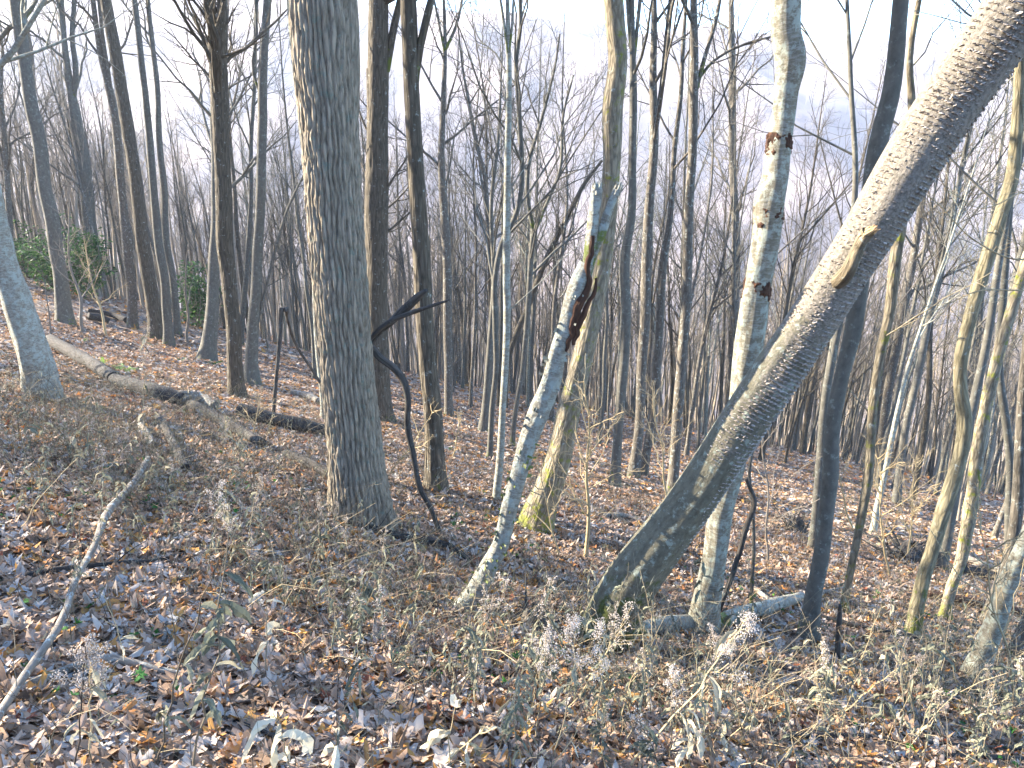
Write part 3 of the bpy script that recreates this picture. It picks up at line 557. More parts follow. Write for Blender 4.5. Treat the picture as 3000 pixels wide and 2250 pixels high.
# ---------------------------------------------------------------- the broken snag
def snag():
    pts = [(1352,1790,62),(1392,1740,62),(1425,1680,56),(1470,1600,50),(1498,1474,50),(1524,1383,50),(1549,1292,54),(1584,1202,56),(1619,1112,56),(1640,1030,50),(1668,960,52),(1690,885,60),(1712,820,58),(1728,770,44)]
    root, P, R, base, rng = hero('broken_snag', 'birch', 'broken dead birch snag with peeling pale bark and forked jagged top', pts, S=72, nn=220, rough=.13, extend=False, twigs=False, flare=1.1, H=3, cat='dead tree', wob=.01)
    Y = base[1]
    for f in ([(1716,800,34),(1728,740,38),(1736,680,36),(1742,620,34),(1746,585,34),(1748,552,32)], [(1722,800,26),(1740,735,28),(1762,680,27),(1782,620,27),(1798,580,26),(1809,556,24)]):
        q, w = unproject(f, Y); q, w = resample(q, w, 40); a = Acc(); trunk_tube(a, q, w, 32, .2, 0, seed=len(f)+int(f[0][0]), cap_top=True)
        e = q[-1]; m = 9; ph = rng.uniform(0, 6.28, m); off = np.stack([np.cos(ph)*w[-1]*.75, np.sin(ph)*w[-1]*.75, np.zeros(m)], 1)
        ln = .015+.03*rng.random((m, 1)); up = nrm(q[-1]-q[-4]) + rng.normal(size=(m, 3))*.1
        a.tubes(np.stack([e+off-up*.03, e+off+up*ln*.5, e+off+up*ln], 1), np.stack([np.full(m, .009), np.full(m, .007), np.full(m, .001)], 1), 4)
        a.build('broken_stem', M['birch'], root, base)
    a = Acc()
    for f in ([(1672,985,16),(1688,920,26),(1700,885,34),(1712,850,30),(1722,800,24),(1730,740,22),(1736,690,16)], [(1680,1010,12),(1700,950,24),(1722,900,22),(1735,860,16),(1742,815,12)], [(1655,1030,10),(1672,990,18),(1690,950,18),(1700,900,14)]):
        q, w = unproject([(x_, y_, w_*.72) for x_, y_, w_ in f], Y-.038); q, w = resample(q, w, 60); q[:, 0] += .012*vnoise(q[:, 2]*28, q[:, 2]*0, s=4); trunk_tube(a, q, w, 14, .35, 0, seed=int(f[1][0]))
    a.build('rotten_core', M['brown'], root, base)
    # curls of peeling bark
    a = Acc(); m = 130; k = rng.integers(20, 210, m); T, A, B = rings_frame(P); ph = rng.uniform(0, 6.28, m)
    nr = A[k]*np.cos(ph)[:, None]+B[k]*np.sin(ph)[:, None]; p0 = P[k]+nr*(R[k]*.96)[:, None]
    tg = np.cross(T[k], nr); L_ = (.01+.02*rng.random(m))[:, None]; u = np.linspace(0, 1, 4)
    C = p0[:, None] + tg[:, None]*u[None, :, None]*L_[:, None] + nr[:, None]*(u**2*.8)[None, :, None]*L_[:, None]
    hw = T[k][:, None]*(.004+.009*rng.random(m))[:, None, None]
    V = np.stack([C-hw, C+hw], 2); i = np.arange(m*8).reshape(m, 4, 2)
    Q = np.stack([i[:, :-1, 0], i[:, :-1, 1], i[:, 1:, 1], i[:, 1:, 0]], -1).reshape(-1, 4)
    a.add(V, Q=Q, tc=V.reshape(-1, 3)); a.build('peeling_bark', M['birch'], root, base)['kind'] = 'stuff'
snag()

# ---------------------------------------------------------------- lodged and hanging dead limbs
def px_tube(name, mat, label, cat, pts, Y=None, S=10, rough=.12, ground=False, lift=1.1, frac=None, n=40, group=None, cap=True, parent=None, sub=None, ends=None, twig=0):
    """a log or limb traced through picture points; ground=True lays each point on the slope"""
    P = []; R = []
    for i, (x, y, w) in enumerate(pts):
        if ground:
            g, t = gnd(x, y); r = w/2/FPX*t; g = g + np.array([0, 0, r*lift+.02])
            if frac: g = ray(x, y)*t*(frac[0]+(frac[1]-frac[0])*i/(len(pts)-1)) + np.array([0, 0, CAMZ])
            P.append(g); R.append(r)
        else:
            yy = Y if not isinstance(Y, (list, tuple)) else Y[0]+(Y[1]-Y[0])*i/(len(pts)-1)
            p, t = at(x, y, yy); P.append(p); R.append(w/2/FPX*t)
    if ground and not frac:   # keep a log straight in depth: even out the hits
        P = np.array(P)
        if len(P) > 3: P[1:-1] = P[1:-1]*.5 + (P[:-2]+P[2:])*.25
        P[:, 2] = np.maximum(P[:, 2], hgt(P[:, 0], P[:, 1]) + np.array(R)*lift*.6)
    q, w = resample(P, R, n); a = Acc(); seed = int(pts[0][0]*3+pts[0][1]) % 997
    trunk_tube(a, q, w, S, rough, 0, seed=seed, cap_top=cap)
    if twig:
        rng = np.random.default_rng(seed); A_, ra = spawn(q[None], w[None], twig, rng, .2, .95, 45, np.linalg.norm(q[-1]-q[0])*.22, K=5, up=.3, wig=.15, rmin=.004)
        a.tubes(A_, ra, 5)
    o = a.build(name, M[mat] if isinstance(mat, str) else mat, parent, q[0] if parent is None else sub)
    if parent is None:
        o.location = [float(v) for v in q[0]]; tag(o, label, cat, group)
    return o
oy = OAK[3][1]
px_tube('broken_limb', 'dead', 'thick split limb end pointing up right from behind the oak', 'dead limb', [(1075,1030,18),(1100,985,18),(1149,940,22),(1194,899,26),(1225,868,22),(1250,850,10)], Y=[oy+.15, oy-.1])
px_tube('broken_limb', 'dead', 'thin grey limb curving up right above the hanging dead limb', 'dead limb', [(1078,1000,14),(1130,950,15),(1203,917,14),(1260,898,11),(1316,879,6)], Y=[oy+.1, oy-.25])
px_tube('hanging_limb', 'dead', 'dark crooked dead limb hanging from the oak down to the leaves', 'dead limb', [(1086,1015,22),(1110,1045,22),(1150,1075,22),(1182,1115,24),(1194,1160,20),(1194,1247,19),(1212,1338,18),(1230,1428,17),(1262,1490,15),(1292,1572,14)], Y=[oy+.15, gnd(1292,1572)[0][1]], n=70)
# ---------------------------------------------------------------- logs and fallen branches
LOGS = [
 ('fallen_log','log','dark log sloping down from the shaggy birch',[(152,1018,28),(271,1085,28),(339,1128,28)],14,0),
 ('fallen_log','log','long dark log with a mossy middle below the green fern',[(339,1130,26),(407,1157,32),(497,1184,36),(545,1196,32)],14,0),
 ('fallen_log','palewood','pale split log end overlapping the long dark log',[(528,1192,34),(580,1196,36),(632,1210,24)],14,0),
 ('fallen_log','log','grey log running down right from the pale split log',[(565,1206,26),(633,1240,26),(700,1280,24),(769,1315,20)],12,0),
 ('fallen_log','log','dark log between the leaning dead pole and the oak foot',[(705,1228,34),(791,1250,34),(881,1272,32),(990,1290,26)],14,2),
 ('fallen_log','log','low grey log just left of the oak foot',[(838,1346,20),(904,1374,22),(988,1420,24)],12,1),
 ('fallen_log','palewood','short pale log on the leaves left of the slender birch',[(852,1162,16),(892,1172,18),(934,1186,14)],10,0),
 ('fallen_log','log','thin log far up the left slope',[(262,918,10),(320,930,12),(371,949,14)],8,0),
 ('fallen_log','log','short dark log beside the tall lichen-spotted tree',[(262,938,16),(290,944,18),(322,952,14)],10,0),
 ('dead_branch','log','upright mossy broken branch lying in the weeds, left of centre',[(466,1235,18),(490,1275,20),(511,1315,22),(547,1392,24)],12,0),
 ('dead_branch','palewood','short pale rotten branch beside the mossy broken branch',[(414,1258,16),(434,1290,20),(454,1318,16)],10,0),
 ('dead_branch','log','mossy branch draped across the slope below the oak',[(1000,1536,18),(1060,1552,18),(1110,1572,20),(1180,1592,20),(1250,1602,22),(1330,1612,20),(1378,1655,12)],12,3),
 ('dead_branch','log','dark branch stretched on the leaves behind the snag',[(1640,1455,12),(1700,1490,14),(1780,1515,14),(1850,1548,10)],10,2),
 ('dead_branch','palewood','pale stripped branch in the sun patch near the leaning trunk',[(1770,1522,12),(1830,1522,12),(1900,1545,8)],8,0),
 ('fallen_log','birch','curving birch log right of the scarred birch foot',[(2100,1850,34),(2140,1832,34),(2200,1816,34),(2260,1800,32),(2310,1782,26),(2345,1766,22)],16,0),
 ('fallen_log','birch','pale birch log left of the scarred birch foot',[(1850,1872,30),(1920,1864,36),(1990,1852,38),(2040,1848,34)],16,0),
 ('dead_branch','palewood','thin pale branch pointing right past the moss-banded tree',[(2330,1768,9),(2420,1744,10),(2520,1726,9)],8,0),
 ('dead_branch','palewood','forked bleached branch left of the dark leaning trunk',[(2205,1732,12),(2253,1768,13),(2285,1782,12)],8,1),
 ('dead_branch','log','long low branch under the sinuous tree',[(2395,1816,12),(2497,1846,12),(2590,1862,12),(2655,1875,12),(2769,1889,12),(2850,1902,14)],8,4),
 ('fallen_log','log','lower of two parallel logs at the right edge',[(2810,1682,20),(2870,1696,22),(2935,1714,22)],10,0),
 ('fallen_log','palewood','upper of two parallel logs at the right edge',[(2825,1646,14),(2880,1668,16),(2940,1694,16)],10,0),
 ('fallen_log','brown','reddish rotten log running right behind the sinuous tree',[(2714,1753,16),(2800,1772,20),(2881,1789,20),(3010,1810,18)],10,0),
 ('dead_branch','log','smooth grey branch arching over leaves below the scarred birch',[(2030,1940,10),(2100,1938,13),(2172,1944,13),(2250,1960,12),(2330,1978,10),(2400,2012,8)],8,1),
 ('dead_branch','log','long straight branch across the lower right weeds',[(2240,2172,18),(2340,2170,18),(2452,2173,17),(2560,2178,14),(2700,2190,10),(3010,2208,8)],10,0),
 ('dead_branch','palewood','orange-barked branch curving down right in the lower right',[(2085,2116,18),(2150,2130,18),(2210,2150,15),(2290,2200,14),(2370,2270,14)],10,0),
 ('dead_branch','log','knobbly grey branch lying level behind the pale slanting stick',[(81,1708,20),(150,1695,20),(226,1681,18),(361,1667,15),(450,1660,12),(542,1645,10),(588,1610,7)],10,2),
 ('dead_branch','palewood','weathered split branch arched over the lower left leaves',[(45,2045,16),(110,2015,20),(181,1993,22),(260,1962,24),(316,1950,26),(380,1960,22),(452,1984,18),(560,1998,14),(655,2004,10)],12,0),
 ('dead_branch','palewood','thin bent grey stick standing out of the leaves',[(482,1893,12),(490,1840,12),(500,1790,11),(508,1750,9),(520,1725,8),(588,1613,6)],8,0),
 ('dead_branch','log','brown stick lying along the bottom edge',[(425,2060,12),(500,2078,12),(588,2092,12),(700,2135,12),(814,2178,12)],8,0),
 ('dead_branch','log','dark curved root-like branch by the bottom right weeds',[(2620,2240,14),(2800,2230,14),(3010,2238,12)],8,0),
]
for nm, mt, lb, pts, S, tw in LOGS: px_tube(nm, mt, lb, 'log' if 'log' in nm else 'branch', [(x_, y_, w_*(1.25 if 'log' in nm else 1.1)) for x_, y_, w_ in pts], ground=True, S=S, twig=tw, n=50)
# the long pale stick leans in front of the weeds
g1, _ = gnd(-20, 2120); g2, _ = gnd(434, 1420)
px_tube('slanting_stick', 'palewood', 'long pale flaking stick slanting up right from the lower left', 'branch', [(-20,2120,24),(81,1966,22),(167,1843,21),(226,1690,18),(267,1617,17),(316,1500,22),(380,1430,20),(434,1346,18)], ground=True, frac=(.95, .93), n=90, S=12, rough=.15)
# leaning dead poles left of the oak
yp = gnd(800, 1240)[0][1]
px_tube('dead_pole', 'dead', 'short upright dead pole standing on a log left of the oak', 'dead pole', [(798,1245,12),(806,1150,11),(813,1066,11),(820,980,13),(823,900,15)], Y=yp, n=40)
px_tube('dead_pole', 'dead', 'bent thin pole arching down right from the short dead pole', 'dead pole', [(838,905,16),(841,930,9),(855,980,8),(873,1021,8),(918,1089,8),(963,1170,8),(975,1230,8)], Y=[yp, gnd(975,1235)[0][1]], n=50)
px_tube('dead_stub', 'dead', 'knee-high dead stub in front of the moss-banded tree', 'dead pole', [(2452,1935,18),(2455,1880,15),(2458,1830,17),(2461,1772,8)], Y=gnd(2452,1935)[0][1], n=30)
px_tube('dead_pole', 'dead', 'curved leaning pole right of the scarred birch', 'dead pole', [(2100,1800,16),(2125,1740,15),(2160,1640,15),(2195,1520,16),(2210,1480,14),(2185,1400,11)], Y=gnd(2100,1800)[0][1], n=50)
px_tube('dead_pole', 'dark', 'thin upright dark pole right of the scarred birch', 'dead pole', [(2200,1790,12),(2204,1700,11),(2208,1600,10),(2204,1480,10),(2196,1380,9),(2210,1290,8)], Y=gnd(2200,1790)[0][1], n=50)

# upturned root mass and brush pile
def tangle(name, label, cat, px, py, wpx, hpx, n, mat, seed, rad=.012):
    g, t = gnd(px, py); rng = np.random.default_rng(seed); s = wpx/2/FPX*t; h = hpx/FPX*t
    root = empty(name, g, label, cat); a = Acc()
    p0 = g + np.stack([rng.normal(size=n)*s*.3, rng.normal(size=n)*s*.25, rng.random(n)*h*.35], 1)
    d = nrm(rng.normal(size=(n, 3))*np.array([1, .7, .55]) + np.array([0, 0, .25])); ln = s*(.5+.7*rng.random(n)); u = np.linspace(0, 1, 7)
    C = p0[:, None] + ln[:, None, None]*(u[None, :, None]*d[:, None] + (u**2)[None, :, None]*rng.normal(size=(n, 1, 3))*.45)
    C[..., 2] = np.minimum(C[..., 2], g[2]+h*1.1); C[..., 2] = np.maximum(C[..., 2], hgt(C[..., 0], C[..., 1]))
    a.tubes(C, rad*(.4+rng.random(n))[:, None]*(1-.8*u[None]), 6); a.build('roots' if 'root' in name else 'branches', M[mat], root, g)
    b = Acc(); th = np.linspace(0, 2*np.pi, 24, endpoint=False); el = np.linspace(0, 1.4, 9)
    E, TH = np.meshgrid(el, th, indexing='ij'); rr = 1+.3*vnoise(np.cos(TH)*2.2+9, np.sin(TH)*2.2, E*2.5, s=seed)
    V = g + np.stack([s*.55*rr*np.cos(E)*np.cos(TH), s*.45*rr*np.cos(E)*np.sin(TH), h*.75*rr*np.sin(E)-.03], -1)
    i = np.arange(9*24).reshape(9, 24); Q = np.stack([i[:-1], np.roll(i[:-1], -1, 1), np.roll(i[1:], -1, 1), i[1:]], -1).reshape(-1, 4)
    b.add(V.reshape(-1, 3), Q=Q, tc=V.reshape(-1, 3)); b.build('soil_clump' if 'root' in name else 'mound', M['dead'], root, g)
tangle('root_mass', 'dark upturned root mass left of the leaning trunk foot', 'roots', 1560, 1845, 170, 120, 40, 'dead', 5, .011)
tangle('root_mass', 'dark root crown under the foot of the leaning trunk', 'roots', 1790, 1850, 150, 90, 34, 'dead', 6, .012)
tangle('brush_pile', 'heap of dark fallen brush behind the moss-banded tree', 'brush pile', 2660, 1645, 240, 80, 90, 'dead', 7, .016)
tangle('brush_pile', 'brushwood heap around a stump right of the scarred birch', 'brush pile', 2330, 1560, 130, 70, 50, 'dead', 8, .014)

# ---------------------------------------------------------------- saplings
def sapling(px, py, toppx, toppy, w, label, seed, n1=14, mat='yellowtwig', L=None, group=None, bend=0, Y=None):
    rng = np.random.default_rng(seed); g, t = gnd(px, py)
    if Y is None: Y = g[1]
    top, tt = at(toppx, toppy, Y); r = w/2/FPX*t; H = np.linalg.norm(top-g); u = np.linspace(0, 1, 12)[:, None]
    P = g*(1-u)+top*u; P[:, 0] += (np.sin(u[:, 0]*3.1)*bend + vnoise(u[:, 0]*4, u[:, 0]*0+seed)*.02)*H; P[:, 1] += vnoise(u[:, 0]*3, u[:, 0]*0+seed+.5)*.03*H
    P[0] = g - np.array([0, 0, .05]); R = r*(1-.8*u[:, 0]); root = empty('sapling', g, label, 'sapling', group)
    q, w_ = resample(P, R, 40); a = Acc(); trunk_tube(a, q, w_, 8, .08, seed=seed); a.build('stem', M[mat], root, g)
    b = Acc(); crown(b, q, w_, rng, n1=n1, t0=.25, L1=L or H*.42, ang=55, n2=4, n3=3, rmin=.0016, wig=.16, S1=5); b.build('twigs', M[mat], root, g)
sapling(1713,1640,1722,1110,13,'thin pale sapling with orange-tan twigs right of the mossy leaning tree',1,18)
sapling(966,1300,1010,1040,6,'small twiggy sapling in the shade beside the oak foot',2,8)
sapling(1325,1350,1352,1200,6,'pale wispy sapling right of the dark straight tree',3,10)
sapling(2610,1700,2560,1300,7,'pale twiggy sapling spreading left of the sinuous tree',4,20)
sapling(2655,1650,2690,1330,7,'bleached bushy sapling close behind the sinuous tree',5,20)
sapling(2250,1650,2235,1200,8,'dark-stemmed sapling right of the lower scarred birch',6,12,'twig')
sapling(2500,1560,2440,1330,7,'low spreading sapling left of the moss-banded tree',7,16)
sapling(245,975,215,590,10,'thin green-grey sapling curving up between left trunks',8,12,'twig',bend=-.04)
sapling(312,985,240,700,8,'leaning whip sapling above the green fern',9,10)
sapling(150,990,125,800,5,'short dark sapling below the tall lichen-spotted tree',10,6,'twig')
sapling(550,1005,548,700,9,'slim straight sapling right of the slim dark-footed tree',11,8,'twig')
sapling(1640,1640,1560,1290,6,'fine twiggy sapling at the mossy yellow foot',12,10)
sapling(1895,1640,1900,1480,5,'small whip beside the lower leaning trunk',13,5)
sapling(1960,1500,1905,1120,8,'yellowish spreading sapling left of the leaning trunk',14,16)
sapling(2980,2050,2850,1450,8,'near sapling with pale twigs at the lower right edge',15,12)
sapling(1120,1420,1290,1180,5,'fine low sapling behind the hanging dead limb',16,9)
sapling(740,1290,770,1130,5,'tiny pale sapling among logs left of the oak',17,8)
# long curved boughs reaching in from the right (live twigs of a tree just outside the picture)
def near_bough(label, pts, Y, seed, mat='yellowtwig'):
    P, R = unproject(pts, Y); q, w = resample(P, R, 30); rng = np.random.default_rng(seed)
    P2, R2 = q, w; a = Acc(); trunk_tube(a, P2, R2, 6, .1, seed=seed)
    A_, ra = spawn(q[None], w[None], 12, rng, .1, .95, 48, np.linalg.norm(q[-1]-q[0])*.3, K=6, up=0.05, wig=.25, rmin=.0014); a.tubes(A_, ra, 4)
    B_, rb = spawn(A_, ra, 3, rng, .2, .95, 42, np.linalg.norm(A_[:, -1]-A_[:, 0], axis=1)[:, None]*.5, K=4, up=0, wig=.25, rmin=.0011); a.tubes(B_, rb, 3)
    return a, q[0]
def edge_sapling():
    g = np.array([3.35, 3.9, 0.]); g[2] = float(hgt(g[0], g[1])); root = empty('sapling', g, 'crooked sapling outside the right edge with orange twigs reaching in', 'sapling')
    top = at(3120, 420, 3.9)[0]; u = np.linspace(0, 1, 10)[:, None]; P = g*(1-u)+top*u; P[0, 2] -= .05
    q, w = resample(P, .016*(1-.6*u[:, 0]), 30); a = Acc(); trunk_tube(a, q, w, 8, .1); a.build('stem', M['twig'], root, g)
    for i, pts in enumerate(([(3110,720,5),(3000,760,5),(2850,700,4),(2740,590,3),(2640,520,2)], [(3105,860,5),(2960,850,4),(2870,852,4),(2760,900,3),(2640,960,2)], [(3110,520,4),(3000,560,4),(2880,610,3),(2780,560,2)])):
        b, _ = near_bough('', pts, 3.9, 60+i); b.build('bough', M['yellowtwig'], root, g)
edge_sapling()

# ---------------------------------------------------------------- evergreen bushes, ferns, moss tufts
def bush(px, py, wpx, hpx, label, seed, n=1600):
    g, t = gnd(px, py); rng = np.random.default_rng(seed); s = wpx/2/FPX*t; h = hpx/FPX*t; root = empty('evergreen_bush', g, label, 'bush')
    m = 14; d = nrm(np.stack([rng.normal(size=m)*.8, rng.normal(size=m)*.8, .5+rng.random(m)], 1)); u = np.linspace(0, 1, 6)
    C = g + (u[None, :, None]*d[:, None]*np.array([s, s, h])*.95) + rng.normal(size=(m, 6, 3))*.04*s*u[None, :, None]; a = Acc()
    a.tubes(C, .02*(1-.7*u)[None]*np.ones((m, 1)), 5); a.build('stems', M['twig'], root, g)
    cl = 60; k = rng.integers(0, m, cl); f = rng.uniform(.3, 1, cl); c = C[k, (f*5).astype(int)] + rng.normal(size=(cl, 3))*np.array([s, s, h])*.13
    N = n; kk = rng.integers(0, cl, N); p = c[kk] + rng.normal(size=(N, 3))*.13*s**.5
    dr = nrm(rng.normal(size=(N, 3))*np.array([1, 1, .5])+np.array([0, 0, -.15])); sd_ = nrm(np.cross(dr, rng.normal(size=(N, 3)))); L = .13+.08*rng.random((N, 1)); W = L*.17
    V = np.stack([p, p+dr*L*.5+sd_*W, p+dr*L, p+dr*L*.5-sd_*W], 1); b = Acc()
    b.add(V, Q=np.arange(N*4).reshape(N, 4), rnd=np.repeat(np.clip(.45+.3*rng.normal(size=N), 0, 1), 4)); b.build('foliage', M['evergreen'], root, g, smooth=False)
bush(85, 815, 220, 190, 'loose dark evergreen bush at the far left behind thin trunks', 21, 1900)
bush(165, 850, 190, 190, 'low evergreen bush behind the tall lichen-spotted tree', 22, 1200)
bush(270, 880, 210, 260, 'taller evergreen bush around the twin-stemmed grey tree', 23, 1700)
bush(585, 960, 170, 230, 'brighter evergreen bush left of the forked sunlit tree', 24, 1900)
def fern(px, py, wpx, label, seed, n=9, rnd0=.35, upright=False, group=None):
    g, t = gnd(px, py); rng = np.random.default_rng(seed); L = wpx/2/FPX*t; root = empty('fern', g, label, 'fern', group)
    for j in range(n):
        az = rng.uniform(0, 6.28); el = R0(80) if upright else R0(rng.uniform(15, 55)); d = np.array([math.cos(az)*math.cos(el), math.sin(az)*math.cos(el), math.sin(el)])
        u = np.linspace(0, 1, 14); c = g + L*(1.9 if upright else 1)*(u[:, None]*d + (u**2)[:, None]*np.array([d[0], d[1], -.5 if not upright else 0])*.5)
        sd_ = nrm(np.cross(d, [0, 0, 1.])+1e-3); a = Acc(); w = L*.28*np.sin(np.pi*np.clip(u*.9+.1, 0, 1))**.8
        for sgn in (-1, 1):
            p0 = c[:-1]; tip = p0 + sgn*sd_*w[:-1, None] + d*w[:-1, None]*.35 + rng.normal(size=(13, 3))*.05*L; md = (p0+tip)/2; ww = (c[1:]-c[:-1])*.36
            V = np.stack([p0, md+ww, tip, md-ww], 1); a.add(V, Q=np.arange(52).reshape(13, 4), rnd=np.full(52, np.clip(rnd0+.12*rng.normal(), 0, 1)))
        a.tubes(c[None], np.full((1, 14), L*.012), 3, rnd=[rnd0]); a.build('frond', M['fern'], root, g, smooth=False)
fern(302, 1082, 44, 'bright yellow-green fern frond standing upright in the sun', 31, 2, .95, True)
fern(240, 1000, 30, 'small lit fern sprig left of the bright frond', 32, 4, .85)
for i, (x, y, w, lb) in enumerate([(290,1070,60,'dark green fern clump at the foot of the bright frond'),(358,1092,80,'broad green fern patch right of the bright frond'),(535,1215,50,'green fern on the log left of the oak'),(560,1235,40,'small fern just below the log fern'),(622,1070,50,'fern at the foot of the forked sunlit tree'),(530,1058,36,'little fern right of the slim dark-footed tree'),(1160,1355,44,'fern right of the oak beside the hanging limb'),(1240,1365,34,'fern at the foot of the dark straight tree'),(1170,1430,40,'low fern in front of the hanging limb'),(1308,1318,34,'fern behind the dark straight tree'),(1400,1450,44,'fern left of the slim pale birch foot'),(1420,1525,44,'fern left of the snag lower trunk'),(1555,1430,34,'fern between snag and mossy leaning tree'),(1558,1615,46,'bright fern below the mossy yellow foot'),(1160,1990,30,'small green fern in the foreground leaves'),(1700,2200,36,'green tuft near the bottom centre'),(110,1860,36,'green tuft beside the pale slanting stick'),(85,2160,44,'green tuft in the bottom left corner'),(530,2120,34,'green tuft by the brown stick')]):
    fern(x, y, w, lb, 40+i, 8, .3 if 'bright' not in lb else .6)

# ---------------------------------------------------------------- the wood: many slim trees, one kind built and copied
def sinuous(H, r, rng, n=34):
    z = np.linspace(-0.3, H, n); w = vnoise(z/3.2, z*0+rng.random()*50, s=1)*.16+vnoise(z/1.1, z*0+rng.random()*50, s=2)*.03
    w2 = vnoise(z/3.0, z*0+rng.random()*50, s=3)*.16
    k = np.clip(z/2, 0, 1); ln = rng.normal(size=2)*.035
    P = np.stack([w*k+ln[0]*z, w2*k+ln[1]*z, z], 1)
    return P, r*(1-.9*np.clip(z/H, 0, 1)**1.15)*(1+.4*np.exp(-np.clip(z, 0, 9)/.15))
PROTO = []
spec = [('dark',.07,11,.3),('smooth',.06,10,.35),('ridged',.085,12,.4),('smooth',.05,8.5,.25),('dark',.05,9.5,.3),('ridged',.10,13,.45),('birch',.05,9,.35),('dark',.038,7.5,.2),('smooth',.08,12,.35),('ridged',.045,8,.25),('twig',.03,6,.15),('lichen',.07,11,.4)]
for i, (mt, r, H, t0) in enumerate(spec):
    rng = np.random.default_rng(300+i); P, R = sinuous(H, r, rng)
    a = Acc(); trunk_tube(a, P, R, 10, .06, seed=i); tr = a.build('trunk', M[mt])
    b = Acc(); crown(b, P, R, rng, n1=17, t0=t0, L1=H*.2, ang=40, n2=6, n3=4, S1=5, rmin=.0032, wig=.13, up=.3, twig=.6)
    # slim second leader that makes a fork
    if i % 3 != 1:
        k = int(len(P)*rng.uniform(.4, .6)); d = nrm(np.array([rng.normal(), rng.normal(), 3.2])); m = H-P[k, 2]-.5; u = np.linspace(0, 1, 12)[:, None]
        q = P[k] + u*m*d + (u**.5)*np.array([d[0], d[1], 0])*.5; b.tubes(q[None], (R[k]*.75*(1-.85*u[:, 0]))[None], 7)
        crown(b, q, R[k]*.7*(1-.85*u[:, 0]), rng, n1=9, t0=.2, L1=H*.15, ang=40, n2=5, n3=4, S1=5, rmin=.0032, wig=.13, up=.3)
    cr = b.build('crown', M[mt if mt != 'birch' else 'twig'])
    for o in (tr, cr): COL.objects.unlink(o)
    PROTO.append((tr.data, cr.data))
    bpy.data.objects.remove(tr); bpy.data.objects.remove(cr)
SUNH = np.array([math.sin(SUN_AZ), math.cos(SUN_AZ)]); LIT = [HEROES[i][3][:2] for i in (0, 6, 15, 18, 22, 32)]
def blocks(x, y, w0, far=26):
    for ip, p in enumerate(LIT):
        w = w0*1.7 if ip == 0 else w0
        v = np.array([x, y])-p; al = v@SUNH
        if 0.3 < al < far and abs(v[0]*SUNH[1]-v[1]*SUNH[0]) < w: return True
    return False
rng = np.random.default_rng(5)
hb = np.array([h[3][:2] for h in HEROES])
spots = []
def proj(p):
    d = np.array(p)-np.array([0, 0, CAMZ]); c, s = math.cos(PITCH), math.sin(PITCH)
    f = d[1]*c - d[2]*s; u = d[1]*s + d[2]*c; return 1500+FPX*d[0]/f, 1125-FPX*u/f
# lowest picture row at which the mass of slim trees may stand, read off the photograph
bx = [-300,0,150,300,500,700,900,1100,1250,1450,1700,1900,2100,2300,2450,2600,2750,2900,3300]
by = [770,800,850,890,930,1010,1110,1160,1190,1225,1300,1340,1370,1420,1460,1520,1560,1600,1620]
tries = 0
while len(spots) < 248 and tries < 60000:
    tries += 1
    d = 8+36*rng.random()**.8; a = rng.uniform(-.68, .66); x, y = d*math.sin(a), d*math.cos(a)
    z = float(hgt(x, y)); px, py = proj((x, y, z))
    if py > np.interp(px, bx, by) - 22*abs(rng.normal()): continue
    if min([99]+[math.hypot(x-q[0], y-q[1]) for q in spots]) < .75 + .012*d: continue
    if np.min(np.hypot(hb[:, 0]-x, hb[:, 1]-y)) < .6: continue
    if blocks(x, y, .8): continue
    spots.append((x, y, z, px, d))
def zone(px, d):
    k = ('near ' if d < 22 else '')
    return 'left' if px < 850 else ('centre' if px < 1950 else 'right')
ZL = {'left': ('slim bare tree in the thin wood beyond the left-hand slope', 'slim trees behind the left slope'), 'centre': ('slim bare tree in the crowded wood behind the snag and oak', 'slim trees crowded behind oak and snag'), 'right': ('slim bare tree in the dense leaning stand behind the right-hand trunks', 'slim trees massed behind the right trunks')}
def place_tree(x, y, z, kidx, s, rz, tilt, label, group, rad=None):
    o = empty('slim_tree', (x, y, z), label, 'tree', group); o.rotation_euler = (tilt[0], tilt[1], rz); sx = s if rad is None else rad
    o.scale = (sx, sx, s)
    for nm, me in zip(('trunk', 'crown'), PROTO[kidx]):
        c = bpy.data.objects.new(nm, me); COL.objects.link(c); c.parent = o
for (x, y, z, px, d) in spots:
    s = rng.uniform(.75, 1.15); tl = (rng.normal()*.03, .02+rng.normal()*.03+(.05 if px > 1950 else 0))
    lb, gp = ZL[zone(px, d)]
    place_tree(x, y, z, int(rng.choice(12, p=[.1,.11,.08,.1,.1,.06,.05,.12,.07,.09,.07,.05])), s, rng.uniform(0, 6.28), tl, lb, gp)
# unseen trees added upslope, outside the left edge, to cast the dappled shade
for i in range(95):
    d = rng.uniform(6, 42); a = -R0(rng.uniform(43, 108)); x, y = d*math.sin(a), d*math.cos(a)
    if blocks(x, y, 1.5): continue
    place_tree(x, y, float(hgt(x, y)), int(rng.integers(0, 12)), rng.uniform(1.0, 1.3), rng.uniform(0, 6.28), (0, 0), 'unseen tree added upslope beyond the left edge of the view to cast shade', 'added shade trees beyond the left edge')

